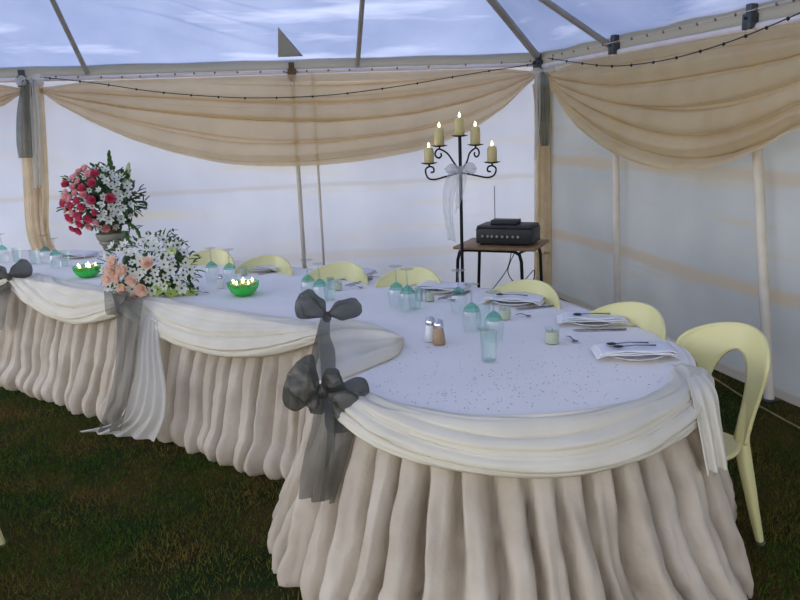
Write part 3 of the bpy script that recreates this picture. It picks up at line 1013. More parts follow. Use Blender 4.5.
# confetti
cf = MB()
vv = 0
while vv < 420:
    if random.random() < 0.75:
        x, y = random.gauss(500, 95), random.gauss(385, 18)
    else:
        x, y = random.uniform(180, 620), random.uniform(300, 400)
    p = T(x, y)
    s_ = p.dot(TS); n_ = p.dot(TN)
    inside = ((s_-CS)**2+(n_-CN)**2 < 0.70**2) or (2.3 < s_ < 5.4 and NF+0.12 < n_ < NB-0.1)
    if not inside: continue
    vv += 1
    a = random.uniform(0, PI); r = random.uniform(0.0016, 0.0034)
    n0 = random.choice((3, 4, 5))
    pts = [(p.x+r*math.cos(a+k*2*PI/n0), p.y+r*math.sin(a+k*2*PI/n0), CZ+0.001+0.001*(k % 2)) for k in range(n0)]
    pts2 = [(q[0], q[1], q[2]-0.0007) for q in pts]
    cf.add(pts2+pts, [tuple(range(n0))[::-1], tuple(range(n0, 2*n0))]+[(k, (k+1) % n0, n0+(k+1) % n0, n0+k) for k in range(n0)])
tag(cf.build('table_confetti', M['confetti'], smooth=False), 'tiny dark confetti scattered over the white tablecloth', 'confetti', kind='stuff')

# ------------------------------------------------------------------ chairs
def make_chair(loc, rz, label, group):
    rt = empty('plastic_chair', loc, rz, label, 'chair', group)
    SZ = 0.44
    CRW = 0.215
    CH = 0.86
    # backrest shell, local: +y is front
    def by(z): return -0.20-0.125*max(0, (z-SZ))/(CH-SZ)          # leaning back
    def halfw(z):
        t = (z-SZ)/(CH-SZ)
        w0 = interp([(-.2, 0.165), (0, 0.16), (0.25, 0.168), (0.5, 0.192), (0.72, 0.216), (1.2, 0.222)], t)
        return w0 if t <= 0.72 else w0*max(0.0, 1-((t-0.72)/0.28)**2.3)**0.5
    def inner(z):
        t = (z-SZ)/(CH-SZ)
        if t < 0.3: return 0.09
        return 0.09*max(0.0, 1-((t-0.3)/0.47)**2.2)**0.5 if t < 0.77 else 0.0
    def curve(x, z):
        t = max(0, (z-SZ)/(CH-SZ))
        return by(z)+ (0.055+0.05*t)*(abs(x)/0.2)**2
    mb = MB()
    for sgn in (-1, 1):
        def fn(u, v, sgn=sgn):
            z = SZ-0.01+(CH-SZ+0.01)*(1-(1-u)**1.8)
            xi, xo = inner(z), max(halfw(z), inner(z)+0.0005)
            x = sgn*lerp(xi, xo, v)
            return Vector((x, curve(x, z), z))
        mb.sheet(fn, 60, 8)
    bm = bmesh.new()
    me_ = bpy.data.meshes.new('tmp'); me_.from_pydata([tuple(v) for v in mb.v], [], mb.f)
    bm.from_mesh(me_); bmesh.ops.remove_doubles(bm, verts=bm.verts, dist=0.0008)
    bmesh.ops.recalc_face_normals(bm, faces=bm.faces)
    bm.verts.index_update()
    mb = MB().add([v.co.copy() for v in bm.verts], [tuple(v.index for v in f.verts) for f in bm.faces]); bm.free()
    bpy.data.meshes.remove(me_)
    mb.build('backrest', M['cream_plastic'], rt, thick=0.012, sharp=False)
    # rolled rim round the outer edge
    pts = []
    for i in range(0, 31):
        z = SZ+(CH-SZ)*(1-(1-i/30)**2.4)
        pts.append(Vector((-halfw(z), curve(halfw(z), z), z)))
    pts2 = [Vector((-p.x, p.y, p.z)) for p in pts[::-1]]
    MB().tube(pts+pts2, 0.008, 6).build('rim', M['cream_plastic'], rt)
    # seat
    def seat(u, v):
        y = -0.20+0.42*v
        w = 0.115+0.08*math.sin(PI*0.5*min(1, v*2.4))+0.01*v
        x = (u*2-1)*w
        z = SZ-0.012-0.018*math.cos(PI*(u-0.5))*math.sin(PI*min(1, v))-0.02*max(0, v-0.85)/0.15
        return Vector((x, y, z))
    MB().sheet(seat, 20, 20).build('seat', M['cream_plastic'], rt, thick=0.012, sharp=False)
    for sx in (-1, 1):
        # rear legs: broad L section flowing out of the back's sides, splaying backwards
        for nm, rear in (('leg', True), ('leg', False)):
            if rear: ctr = [(0.128, curve(0.128, 0.58)-0.004, 0.58), (0.132, by(0.44)+0.02, 0.44), (0.165, -0.205, 0.22), (0.200, -0.235, 0.012)]
            else: ctr = [(0.175, 0.17, SZ-0.015), (0.182, 0.185, 0.30), (0.192, 0.205, 0.15), (0.20, 0.225, 0.012)]
            y1 = ctr[-1][1]
            def fn(u, v, sx=sx, ctr=ctr, rear=rear):
                q = 2*PI*u
                c_ = vinterp(ctr, v)
                wx = lerp(0.034, 0.014, v) if rear else lerp(0.026, 0.014, v)
                wy = interp([(0, 0.004), (0.25, 0.010), (0.45, 0.026), (1, 0.015)], v) if rear else lerp(0.026, 0.014, v)
                ex = wx*math.copysign(abs(math.cos(q))**0.6, math.cos(q))
                ey = wy*math.copysign(abs(math.sin(q))**0.6, math.sin(q))
                return Vector((sx*c_.x+ex, c_.y+ey, c_.z))
            y0 = -1 if rear else 1
            MB().sheet(fn, 16, 18, closed_u=True).build(nm, M['cream_plastic'], rt)
            MB().lathe([(0.017, 0), (0.018, 0.014)], (sx*(0.205 if y0 < 0 else 0.20), y1, 0), 10).build('rubber_foot', M['foot'], rt)
    return rt
chair0 = make_chair((0, 0, 0), 0, 'x', None)
def put_chair(px, py, ang, label, group='pale yellow plastic chairs along the table', zc=0.86, first=[True], pos=None, scale=1):
    c = chair0 if first[0] else copy_tree(chair0)
    first[0] = False
    if pos is None:
        q = onz(px, py, zc)
        # crest sits 0.325 behind the chair's origin
        th = R_(ang)
        off = Vector((math.sin(th), -math.cos(th), 0))*0.325     # local -y
        pos = Vector((q.x, q.y, 0)) - off
    c.location = (pos.x, pos.y, 0)
    c.rotation_euler = (0, 0, R_(ang))
    tag(c, label, 'chair', group)
    return c
put_chair(728, 319, 105, 'rightmost pale yellow plastic chair, its arched back opening in full view', pos=Vector((1.79, 2.56, 0)))
put_chair(641, 304, 114, 'pale yellow plastic chair second from the right, behind the folded napkin and votive')
put_chair(533, 281, 130, 'pale yellow plastic chair in front of the amplifier table')
put_chair(417, 268, 140, 'pale yellow plastic chair left of the candelabra')
put_chair(345, 263, 143, 'pale yellow plastic chair in front of the thick tent pole, right of the pole')
put_chair(272, 256, 146, 'pale yellow plastic chair behind the green bowl right of the flowers')
put_chair(216, 250, 148, 'pale yellow plastic chair just right of the white and peach flowers')
# chair at the left edge: only a leg shows
q = onz(2, 546, 0)
put_chair(0, 0, 80, 'pale yellow plastic chair at the left edge of the lawn, only its leg in view', pos=Vector((q.x-0.266, q.y-0.156, 0)), group='x')
del chair0
for o in sc.objects:
    if o.get('group') == 'x': del o['group']

# ------------------------------------------------------------------ speaker table, amplifier
FL = onz(457, 250, .70); FR = onz(522, 252, .70)
ax = (FR-FL); wdt = ax.length; ax.normalize()
ay = Vector((-ax.y, ax.x, 0))
BRp = onplane(551, 246, FR+ay*0.0, ax.cross(Vector((0, 0, 1))))
rt = empty('side_table', (FL.x, FL.y, 0), math.atan2(ax.y, ax.x), 'small wooden topped table with black tube legs under the amplifier', 'table')
dp = 0.42; sk = 0.05
MB().box((wdt/2+0.02+sk/2, dp/2, 0.722), (wdt+0.13, dp+0.08, 0.022), bev=0.004).build('tabletop', M['tabwood'], rt)
for k, yy in enumerate((0.0, dp)):
    P = []
    w0 = 0.0+sk*k; w1 = wdt+sk*k
    P.append((w0-0.02, yy, 0)); P.append((w0, yy, 0.5)); P.append((w0+0.005, yy, 0.62))
    P += [(w0+0.02, yy, 0.675), (w0+0.06, yy, 0.70), (w0+0.1, yy, 0.703), (w1-0.1, yy, 0.703), (w1-0.06, yy, 0.70), (w1-0.02, yy, 0.675), (w1-0.005, yy, 0.62), (w1, yy, 0.5), (w1+0.02, yy, 0)]
    MB().tube(P, 0.0135, 10).build('leg_frame', M['black_metal'], rt)
MB().tube([(0.0+0.02, 0, 0.69), (sk+0.02, dp, 0.69)], 0.010, 8).build('side_rail', M['black_metal'], rt)
MB().tube([(wdt-0.02, 0, 0.69), (wdt+sk-0.02, dp, 0.69)], 0.010, 8).build('side_rail', M['black_metal'], rt)
# amplifier
ac = FL + ax*(wdt*0.63+0.03) + ay*(dp*0.5)
rz = math.atan2(ax.y, ax.x)
rt = empty('amplifier', (ac.x, ac.y, 0.733), rz, 'black amplifier with a row of silver knobs on the small table', 'amplifier')
MB().box((0, 0, 0.075), (0.46, 0.28, 0.125), bev=0.008).build('housing', M['amp'], rt)
MB().box((0, -0.005, 0.147), (0.44, 0.28, 0.02), bev=0.004).build('lid', M['amp'], rt)
for k in range(8):
    MB().lathe([(0.011, 0), (0.011, 0.012), (0.009, 0.016)], (-0.17+k*0.043-(0.01 if k > 1 else 0), -0.14, 0.075), 10, axis=(0, -1, 0)).build('knob', M['silver'], rt)
for sx in (-1, 1):
    for sy in (-1, 1):
        MB().lathe([(0.014, 0), (0.014, 0.013)], (sx*0.19, sy*0.11, 0), 8).build('rubber_foot', M['cable'], rt)
rt = empty('microphone_receiver', (ac.x+ax.x*-0.02, ac.y+ax.y*-0.02, 0.733+0.158), rz, 'small black receiver with an aerial lying on top of the amplifier', 'receiver')
MB().box((0, 0, 0.018), (0.22, 0.13, 0.035), bev=0.005).build('housing', M['amp'], rt)
MB().tube([(-0.105, 0.05, 0.02), (-0.11, 0.06, 0.3)], 0.003, 6).build('aerial', M['cable'], rt)
# cables under the side table
for k, (pl, lab) in enumerate(((
        [(0.02, 0.30, 0.02), (0.10, 0.2, 0.12), (0.2, 0.22, 0.3), (0.33, 0.3, 0.5), (0.36, 0.35, 0.68)], 'black cable slanting down under the small table'),
        ([(0.42, 0.3, 0.69), (0.36, 0.22, 0.5), (0.46, 0.2, 0.4), (0.56, 0.3, 0.5), (0.5, 0.34, 0.3), (0.3, 0.3, 0.01)], 'looping black cable hanging under the amplifier table'))):
    P = [Vector((FL.x, FL.y, 0))+ax*vinterp(pl, i/40).x+ay*vinterp(pl, i/40).y+Vector((0, 0, vinterp(pl, i/40).z)) for i in range(41)]
    tag(MB().tube(P, 0.004, 6).build('power_cable', M['cable']), lab, 'cable')

# ------------------------------------------------------------------ candelabra
D = 5.75
cb = onplane(461, 200, Vector((math.sin(YAW), math.cos(YAW), 0))*D, Vector((math.sin(YAW), math.cos(YAW), 0)))
pxm = D/F*1.0
fw = Vector((math.sin(YAW), math.cos(YAW), 0))
def cz(x, y): return onplane(x, y, cb, fw)
rt = empty('candelabra', (cb.x, cb.y, 0), -YAW, 'tall black wrought iron candelabra with five candle plates', 'candelabra')
hz = cz(459, 136).z
jz = cz(460, 170).z
MB().tube([(0, 0, 0.06), (0, 0, hz)], 0.0125, 10).build('stem', M['black_metal'], rt)
for k in range(3):
    a = R_(90+120*k)
    P = [(0, 0, 0.14), (0.05*math.cos(a), 0.05*math.sin(a), 0.16), (0.15*math.cos(a), 0.15*math.sin(a), 0.07), (0.24*math.cos(a), 0.24*math.sin(a), 0.008)]
    MB().tube([vinterp(P, i/16) for i in range(17)], 0.009, 8).build('foot', M['black_metal'], rt)
def plate(x, z):
    return MB().lathe([(0.004, -0.006), (0.03, -0.006), (0.058, 0.002), (0.06, 0.006), (0.03, 0.0), (0.004, 0.0)], (x, 0, z), 20).build('drip_plate', M['black_metal'], rt)
cand = [(0.0, hz)]
plate(0, hz)
for sgn, x1, y1, kind in ((-1, 441, 146, 'i'), (1, 477, 145, 'i'), (-1, 430, 163.5, 'o'), (1, 493, 162.5, 'o')):
    q = cz(x1, y1); X = (q-cz(461, 170)).dot(CR.normalized()); X = sgn*abs(X)*1.0
    Z = q.z
    if kind == 'i':
        P = [(sgn*0.01, jz), (sgn*0.05, jz+0.06), (abs(X)*0.62*sgn, Z-0.055), (X*1.0, Z-0.022), (X*1.18, Z-0.035), (X*1.22, Z-0.065), (X*1.06, Z-0.085), (X*0.92, Z-0.07), (X*0.95, Z-0.05)]
    else:
        P = [(sgn*0.01, jz-0.02), (X*0.5, jz-0.045), (X*0.85, jz-0.062), (X*1.06, jz-0.045), (X*1.12, Z-0.045), (X*1.0, Z-0.022), (X*0.87, Z-0.032), (X*0.86, Z-0.06), (X*0.96, Z-0.065)]
    MB().tube([vinterp([(p[0], 0, p[1]) for p in P], i/40) for i in range(41)], 0.0065, 8).build('arm', M['black_metal'], rt)
    MB().tube([(X, 0, Z-0.024), (X, 0, Z-0.003)], 0.007, 8).build('cup', M['black_metal'], rt)
    plate(X, Z)
    cand.append((X, Z))
names = ['candle on the top plate of the candelabra', 'candle on the inner left plate of the candelabra', 'candle on the inner right plate of the candelabra',
         'candle on the outer left plate of the candelabra', 'candle on the outer right plate of the candelabra']
def flame_mesh(h=0.03, r=0.007): return [(0.001, 0), (r*0.8, h*0.15), (r, h*0.35), (r*0.6, h*0.7), (0.0008, h)]
rotm = Matrix.Rotation(-YAW, 3, 'Z')
for k, (X, Z) in enumerate(cand):
    p = Vector((cb.x, cb.y, 0)) + rotm @ Vector((X, 0, Z+0.001))
    hgt = (0.128, 0.13, 0.13, 0.112, 0.117)[k]
    c = empty('pillar_candle', p, 0, 'lit cream '+names[k], 'candle', 'lit candles of the candelabra')
    MB().lathe([(0.001, 0.0), (0.034, 0.0), (0.036, 0.004), (0.036, hgt-0.03), (0.031, hgt-0.008), (0.022, hgt), (0.012, hgt-0.005), (0.001, hgt-0.006)], seg=18).build('wax', M['wax'], c)
    MB().tube([(0, 0, hgt-0.008), (0.001, 0, hgt+0.008)], 0.0015, 6).build('wick', M['wick'], c)
    MB().lathe(flame_mesh(0.036, 0.009), (0, 0, hgt+0.002), 10).build('flame', M['flame'], c)
# tulle on the stem
tb = cz(460, 170) - fw*0.03
def oc(x, y, d=0.0): return onplane(x, y, tb-fw*d, fw)
rt = empty('tulle_bow', tb, 0, 'white tulle tied around the candelabra stem and hanging down', 'bow')
rails([oc(452, 166), oc(444, 185), oc(443, 210), oc(448, 240)], [oc(464, 166), oc(457, 185), oc(453, 210), oc(456, 242)], 2, 0.012, 'tulle', 'tail', rt, tb, 20, 30, 0.2, outdir=-fw)
rails([oc(458, 166, .02), oc(456, 185, .02), oc(455, 215, .02)], [oc(468, 166, .02), oc(466, 182, .02), oc(462, 200, .02)], 2, 0.012, 'tulle', 'tail', rt, tb, 20, 30, 1.2, outdir=-fw)
for sgn in (-1, 1):
    A = (CR*sgn+Vector((0, 0, 0.15))).normalized()
    MB().sheet(loop_fn(A, -fw, 0.11, 0.07, 0.07, 0.2, sgn), 26, 8, closed_u=True).build('loop', M['tulle'], rt, sharp=False)

# ------------------------------------------------------------------ table ware
def glass_goblet():
    rt = empty('goblet', (0, 0, 0), 0)
    # standing upside down: rim on the cloth, foot up
    pr = [(0.032, 0.0), (0.036, 0.03), (0.038, 0.06), (0.034, 0.082)]
    MB().lathe(pr, seg=20, cap0=False, cap1=False).build('rim_band', M['pale_teal'], rt)
    pr = [(0.034, 0.082), (0.026, 0.098), (0.013, 0.110), (0.005, 0.116)]
    MB().lathe(pr, seg=20, cap0=False, cap1=False).build('bowl', M['teal_glass'], rt)
    MB().lathe([(0.005, 0.116), (0.0036, 0.130), (0.0036, 0.175), (0.006, 0.182), (0.030, 0.187), (0.031, 0.189), (0.002, 0.190)], seg=18, cap0=False).build('stem', M['glass'], rt)
    return rt
gob = glass_goblet()
gl_first = [True]
GG = {'a': 'upside down teal tinted goblets on the table'}
def goblet(px, py, label, dz=0):
    c = gob if gl_first[0] else copy_tree(gob)
    gl_first[0] = False
    p = T(px, py)
    c.scale = (1.18,)*3; c.location = (p.x, p.y, CZ+0.001); c.rotation_euler = (0, 0, random.uniform(0, 6))
    tag(c, label, 'glass', GG['a'])
for px, py, lab in ((309, 298, 'upside down teal goblet, left of the pair beside the small bow'), (321, 303, 'upside down teal goblet, right of the pair above the small right bow'),
                    (397, 307, 'upside down teal goblet, left of the pair in the middle of the table'), (408, 311, 'upside down teal goblet, right of the pair in the middle of the table'),
                    (459, 313, 'upside down teal goblet, leftmost of the group near the right end'), (472, 331, 'upside down teal goblet, second from left in the group near the right end'),
                    (494, 341, 'upside down teal goblet behind the clear tumbler'),
                    (213, 282, 'upside down teal goblet just right of the white and peach flowers'), (231, 284, 'upside down teal goblet behind the salt shaker by the green bowl'),
                    (47, 264, 'upside down teal goblet behind the far left bowl, the left one'), (57, 268, 'upside down teal goblet behind the far left bowl, the right one'),
                    (4, 262, 'upside down goblet at the left edge of the photo')):
    goblet(px, py, lab)
tum0 = None
def tumbler(px, py, label, r=0.036, h=0.115):
    p = T(px, py)
    o = MB().lathe([(r*0.80, 0.0), (r*0.82, 0.001), (r, h), (r-0.002, h), (r*0.8-0.001, 0.006), (0.001, 0.006)], (p.x, p.y, CZ+0.001), 22, cap1=False).build('tumbler', M['pale_teal'])
    tag(o, label, 'glass', 'clear tumblers on the table')
tumbler(489, 361, 'clear tumbler, nearest glass on the table', 0.036, 0.125)
tumbler(330, 300, 'clear tumbler right of the goblet pair beside the small bow')
tumbler(415, 309, 'clear tumbler right of the goblet pair in the table middle')
tumbler(483, 330, 'clear tumbler among the goblets near the right end')
tumbler(66, 266, 'clear tumbler behind the far left green bowl')
tumbler(35, 264, 'clear tumbler left of the two far left goblets')
tumbler(18, 262, 'clear tumbler behind the leftmost grey bow')

def votive(px, py, label, r=0.028, h=0.055):
    p = T(px, py)
    rt = empty('votive_candle', (p.x, p.y, CZ+0.001), 0, label, 'candle', 'votive candles in glass jars')
    MB().lathe([(r*0.94, 0.0), (r, 0.004), (r, h+0.008), (r-0.002, h+0.008), (r-0.002, h*0.9)], seg=20, cap1=False).build('jar', M['pale_teal'], rt)
    MB().lathe([(0.001, 0.002), (r*0.9, 0.002), (r*0.92, h*0.85), (r*0.5, h*0.86), (0.001, h*0.85)], seg=20).build('wax', M['votive'], rt)
    MB().tube([(0, 0, h*0.85), (0.001, 0, h+0.004)], 0.0012, 6).build('wick', M['wick'], rt)
votive(552, 343, 'votive candle in a jar in front of the second plate from the right', 0.032, 0.06)
votive(505, 319, 'votive candle in a jar right of the teal goblet group', 0.030, 0.055)
votive(430, 301, 'votive candle in a jar in front of the napkin left of the candelabra stem', 0.026, 0.055)
votive(338, 290, 'votive candle in a jar behind the small grey bow', 0.026, 0.055)
votive(244, 275, 'votive candle in a jar behind the right green bowl', 0.026, 0.05)
def small_glass(px, py, label):
    p = T(px, py)
    tag(MB().lathe([(0.020, 0), (0.024, 0.07), (0.022, 0.07), (0.018, 0.004), (0.001, 0.004)], (p.x, p.y, CZ+0.001), 16, cap1=False).build('small_glass', M['glass']), label, 'glass', 'small clear glasses beside the votives')
small_glass(419, 301, 'small clear glass left of the votive near the candelabra')
small_glass(331, 289, 'small clear glass left of the votive behind the small bow')

# plates with folded napkins and cutlery
def setting(px, py, ang, label, dark=2):
    p = T(px, py)
    rt = empty('dinner_plate', (p.x, p.y, CZ+0.001), R_(ang), 'white dinner plate under the napkin '+label, 'plate', 'white plates with napkins')
    MB().lathe([(0.001, 0.0), (0.075, 0.0), (0.085, 0.004), (0.122, 0.018), (0.125, 0.020), (0.122, 0.0215), (0.082, 0.009), (0.001, 0.007)], seg=36).build('dish', M['plate'], rt)
    # napkin folded in three over the plate
    def nap(z0, w, l, sd, sh):
        def fn(u, v):
            x = (u-0.5)*l; y = (v-0.5)*w
            dr = -0.012*max(0, abs(x)-0.12)/0.04 if abs(x) > 0.12 else 0
            return Vector((x+sh, y+sh*0.5, z0+dr+0.0022*math.sin(x*34+sd)+0.002*nz1(x*20, y*20, sd)))
        return MB().sheet(fn, 24, 12)
    rot = Matrix.Rotation(R_(ang), 4, 'Z')
    nb_ = MB()
    for k in range(3):
        a = nap(0.026+0.006*k, 0.155-0.005*k, 0.325-0.010*k, k*1.3+px, 0.002*k)
        nb_.add(a.v, a.f)
    nb_.xf(Matrix.Translation((p.x, p.y, CZ+0.001)) @ rot)
    o = nb_.build('napkin', M['napkin'], thick=0.003, sharp=False)
    tag(o, 'folded white napkin '+label, 'napkin', 'folded napkins on the plates')
    # cutlery lying on the napkin: dark teaspoon bowls
    for k in range(dark):
        y = -0.03+0.04*k; x0 = -0.07-0.02*k
        xm = Matrix.Translation((p.x, p.y, CZ+0.004)) @ rot
        org = xm @ Vector((x0, y, 0.046))
        e_ = empty('spoon', org, 0, ('front' if k == 0 else 'rear')+' spoon resting on the napkin '+label, 'spoon', 'spoons on the napkins')
        a_ = MB().ball((x0, y, 0.047), 0.017, 12, 6, (1.3, 0.85, 0.3)).xf(xm).xf(Matrix.Translation(-org))
        a_.build('spoon_bowl', M['darkhandle'], e_)
        b_ = MB().tube([(x0+0.018, y, 0.047), (x0+0.07, y+0.004, 0.050), (x0+0.15, y+0.006, 0.047)], [0.0025, 0.0018, 0.0035], 6).xf(xm).xf(Matrix.Translation(-org))
        b_.build('handle', M['steel'], e_)
def cutlery(px0, py0, px1, py1, kind, label):
    a = T(px0, py0); b = T(px1, py1)
    d = (b-a); L = min(d.length, 0.24); d.normalize(); s = Vector((-d.y, d.x, 0)); z = Vector((0, 0, 1))
    mb = MB()
    a = a+z*0.005
    if kind == 'knife':
        def fn(u, v):
            q = 2*PI*u
            w = interp([(0, 0.002), (0.05, 0.008), (0.45, 0.009), (0.55, 0.004), (0.6, 0.006), (0.95, 0.009), (1, 0.004)], v)
            return a + d*(L*v) + s*(w*math.cos(q)) + z*(0.0035*math.sin(q)*(1 if v > 0.5 else 0.4))
        mb.sheet(fn, 8, 24, closed_u=True)
    else:
        def fn(u, v):
            q = 2*PI*u
            w = interp([(0, 0.002), (0.08, 0.014), (0.2, 0.017), (0.33, 0.006), (0.4, 0.003), (0.9, 0.006), (1, 0.003)], v)
            dip = -0.003*math.sin(PI*min(1, v/0.33)) if v < 0.33 else 0.006*math.sin(PI*(v-0.33)/0.67)
            return a + d*(L*v) + s*(w*math.cos(q)) + z*(0.002*math.sin(q)+dip+0.003)
        mb.sheet(fn, 8, 24, closed_u=True)
    tag(mb.build('table_knife' if kind == 'knife' else 'teaspoon', M['steel']), label, kind, 'cutlery lying on the cloth')
setting(634, 356, -18, 'at the rightmost place setting', 2)
setting(592, 323, -24, 'at the second setting from the right end', 1)
setting(514, 303, -38, 'in front of the chair before the amplifier table', 1)
setting(441, 291, -38, 'left of the candelabra stem', 0)
setting(350, 276, -38, 'in front of the chair by the thick tent pole', 0)
setting(262, 270, -38, 'behind the right green bowl', 0)
setting(200, 262, -38, 'beside the white and peach flowers', 0)
setting(77, 257, -38, 'behind the left green bowl', 0)
cutlery(573, 331, 637, 330, 'knife', 'steel knife in front of the second napkin from the right')
cutlery(516, 310, 559, 306, 'knife', 'steel knife right of the votive by the goblet group')
cutlery(438, 299, 470, 292, 'knife', 'steel knife beside the candelabra stem')
cutlery(345, 286, 374, 279, 'knife', 'steel knife in front of the chair by the thick pole')
cutlery(258, 275, 286, 270, 'knife', 'steel knife behind the right green bowl')
cutlery(577, 343, 566, 338, 'teaspoon', 'dark teaspoon right of the nearest votive')
cutlery(531, 317, 516, 316, 'teaspoon', 'teaspoon right of the votive by the goblets')
cutlery(363, 288, 350, 288, 'teaspoon', 'teaspoon right of the votive behind the small bow')
cutlery(456, 301, 438, 301, 'teaspoon', 'teaspoon in front of the candelabra stem')

def shaker(px, py, mat, label, sc_=1.3):
    p = T(px, py)
    rt = empty('shaker', (p.x, p.y, CZ+0.001), 0, label, 'shaker')
    MB().lathe([(0.001, 0), (0.021*sc_, 0), (0.023*sc_, 0.006), (0.019*sc_, 0.035*sc_), (0.0155*sc_, 0.058*sc_)], seg=16).build('body', M[mat], rt)
    MB().lathe([(0.0165*sc_, 0.058*sc_), (0.0175*sc_, 0.066*sc_), (0.014*sc_, 0.080*sc_), (0.006*sc_, 0.087*sc_), (0.001, 0.088*sc_)], seg=16, cap0=False).build('cap', M['chrome'], rt)
shaker(431, 341, 'salt', 'glass salt shaker with chrome cap, left of the pair')
shaker(439, 344, 'pepper', 'brown pepper shaker with chrome cap, right of the pair')
shaker(221, 288, 'salt', 'small salt shaker with chrome cap beside the right green bowl', 1.0)

# green bowls with floating candles
def green_bowl(px, py, label, r):
    p = T(px, py)
    rt = empty('glass_bowl', (p.x, p.y, CZ+0.001), 0, label, 'bowl', 'green bowls of floating candles')
    MB().lathe([(0.001, 0), (r*0.5, 0), (r*0.78, r*0.22), (r*0.97, r*0.55), (r, r*0.82), (r*0.985, r*0.82), (r*0.95, r*0.55)], seg=28, cap1=False).build('bowl_shell', M['green_glass'], rt)
    MB().lathe([(0.001, 0.004), (r*0.48, 0.004), (r*0.76, r*0.23), (r*0.94, r*0.55), (r*0.95, r*0.6), (0.001, r*0.6)], seg=28).build('green_water', M['green_water'], rt)
    k = 0
    for (a, q) in ((0, 0.0), (0.3, 0.62), (1.5, 0.62), (2.8, 0.62), (4.0, 0.62), (5.2, 0.62)):
        x, y = r*q*math.cos(a), r*q*math.sin(a)
        k += 1
        w = p+Vector((x, y, r*0.6))
        c = empty('floating_candle', (w.x, w.y, w.z+0.002), 0, 'lit cream floating candle in the '+('right' if px > 150 else 'left')+' green bowl', 'candle', 'floating candles in the '+('right' if px > 150 else 'left')+' green bowl')
        MB().lathe([(0.001, -0.004), (0.014, -0.004), (0.021, 0.012), (0.017, 0.014), (0.001, 0.013)], seg=14).build('wax', M['wax'], c)
        MB().lathe(flame_mesh(0.022, 0.006), (0, 0, 0.016), 8).build('flame', M['flame'], c)
green_bowl(244, 295, 'green glass bowl with floating candles right of the flowers', 0.095)
green_bowl(88, 277, 'green glass bowl with floating candles left of the flowers', 0.095)

# ------------------------------------------------------------------ flowers
def petal_flower(n, ln, wd, cup, mat_eye=None, layers=1, eye=0.2):
    mb = MB()
    for L_ in range(layers):
        k = 1-0.28*L_
        for i in range(n):
            a = 2*PI*(i+0.5*L_)/n+random.uniform(-.1, .1)
            def fn(u, v, a=a, k=k, L_=L_):
                w = wd*k*math.sin(PI*min(1, v*0.85+0.12))**0.8*(u-0.5)
                r = ln*k*v
                c = cup+0.45*L_
                z = c*ln*k*v**1.4 + abs(u-0.5)*wd*0.25
                return Vector((r*math.cos(a)*(1-0.25*c*v)-w*math.sin(a), r*math.sin(a)*(1-0.25*c*v)+w*math.cos(a), z+0.001*L_))
            mb.sheet(fn, 4, 4)
    return mb
proto = {}
def P_(key, mb, name, mat, eye=None):
    o = mb.build(name, M[mat])
    if eye:
        e = MB().ball((0, 0, eye*0.4), eye, 8, 5, (1, 1, 0.8)).build('flower_eye', M['floret'], o)
        e.location = (0, 0, 0)
    o.location = (0, 0, 0)
    proto[key] = o
P_('daisy', petal_flower(6, 0.026, 0.015, 0.25), 'white_flower', 'white_petal', 0.006)
P_('white2', petal_flower(6, 0.032, 0.018, 0.45), 'white_flower', 'white_petal', 0.005)
P_('rosep', petal_flower(6, 0.036, 0.040, 0.55, layers=4), 'peach_rose', 'peach')
P_('rosek', petal_flower(6, 0.036, 0.040, 0.6, layers=4), 'pink_rose', 'pink')
P_('rosepp', petal_flower(6, 0.030, 0.034, 0.6, layers=3), 'pale_pink_rose', 'palepink')
P_('lime', petal_flower(5, 0.045, 0.030, 0.3), 'lime_orchid', 'lime', 0.006)
for o in proto.values():      # prototypes: shrink origin offset made by build()
    pass
used_proto = set()
def flower(key, parent, loc, nrm, sc_=1.0):
    src = proto[key]
    if key in used_proto: o = copy_tree(src)
    else: o = src; used_proto.add(key)
    o.parent = parent
    o.location = loc
    q = Vector((0, 0, 1)).rotation_difference(Vector(nrm).normalized())
    q = q @ Matrix.Rotation(random.uniform(0, 6), 3, 'Z').to_quaternion()
    o.rotation_mode = 'QUATERNION'
    o.rotation_quaternion = q
    o.scale = (sc_,)*3
    return o
def leaf(mb, p, d, ln, wd):
    d = Vector(d).normalized()
    s = d.cross(Vector((0, 0, 1)))
    if s.length < 1e-3: s = Vector((1, 0, 0))
    s.normalize(); n = s.cross(d)
    def fn(u, v):
        w = wd*math.sin(PI*min(1, v*0.96+0.02))**0.9
        return Vector(p)+d*(ln*v)+s*(w*(u-0.5))+n*(abs(u-0.5)*wd*0.4-ln*0.25*v*v)
    mb.sheet(fn, 2, 5)
def jit(): return Vector((random.uniform(-.5, .5), random.uniform(-.5, .5), random.uniform(-.5, .5)))
def sph(i, n):
    z = 1-2*(i+0.5)/n; r = math.sqrt(1-z*z); a = i*2.39996
    return Vector((r*math.cos(a), r*math.sin(a), z))

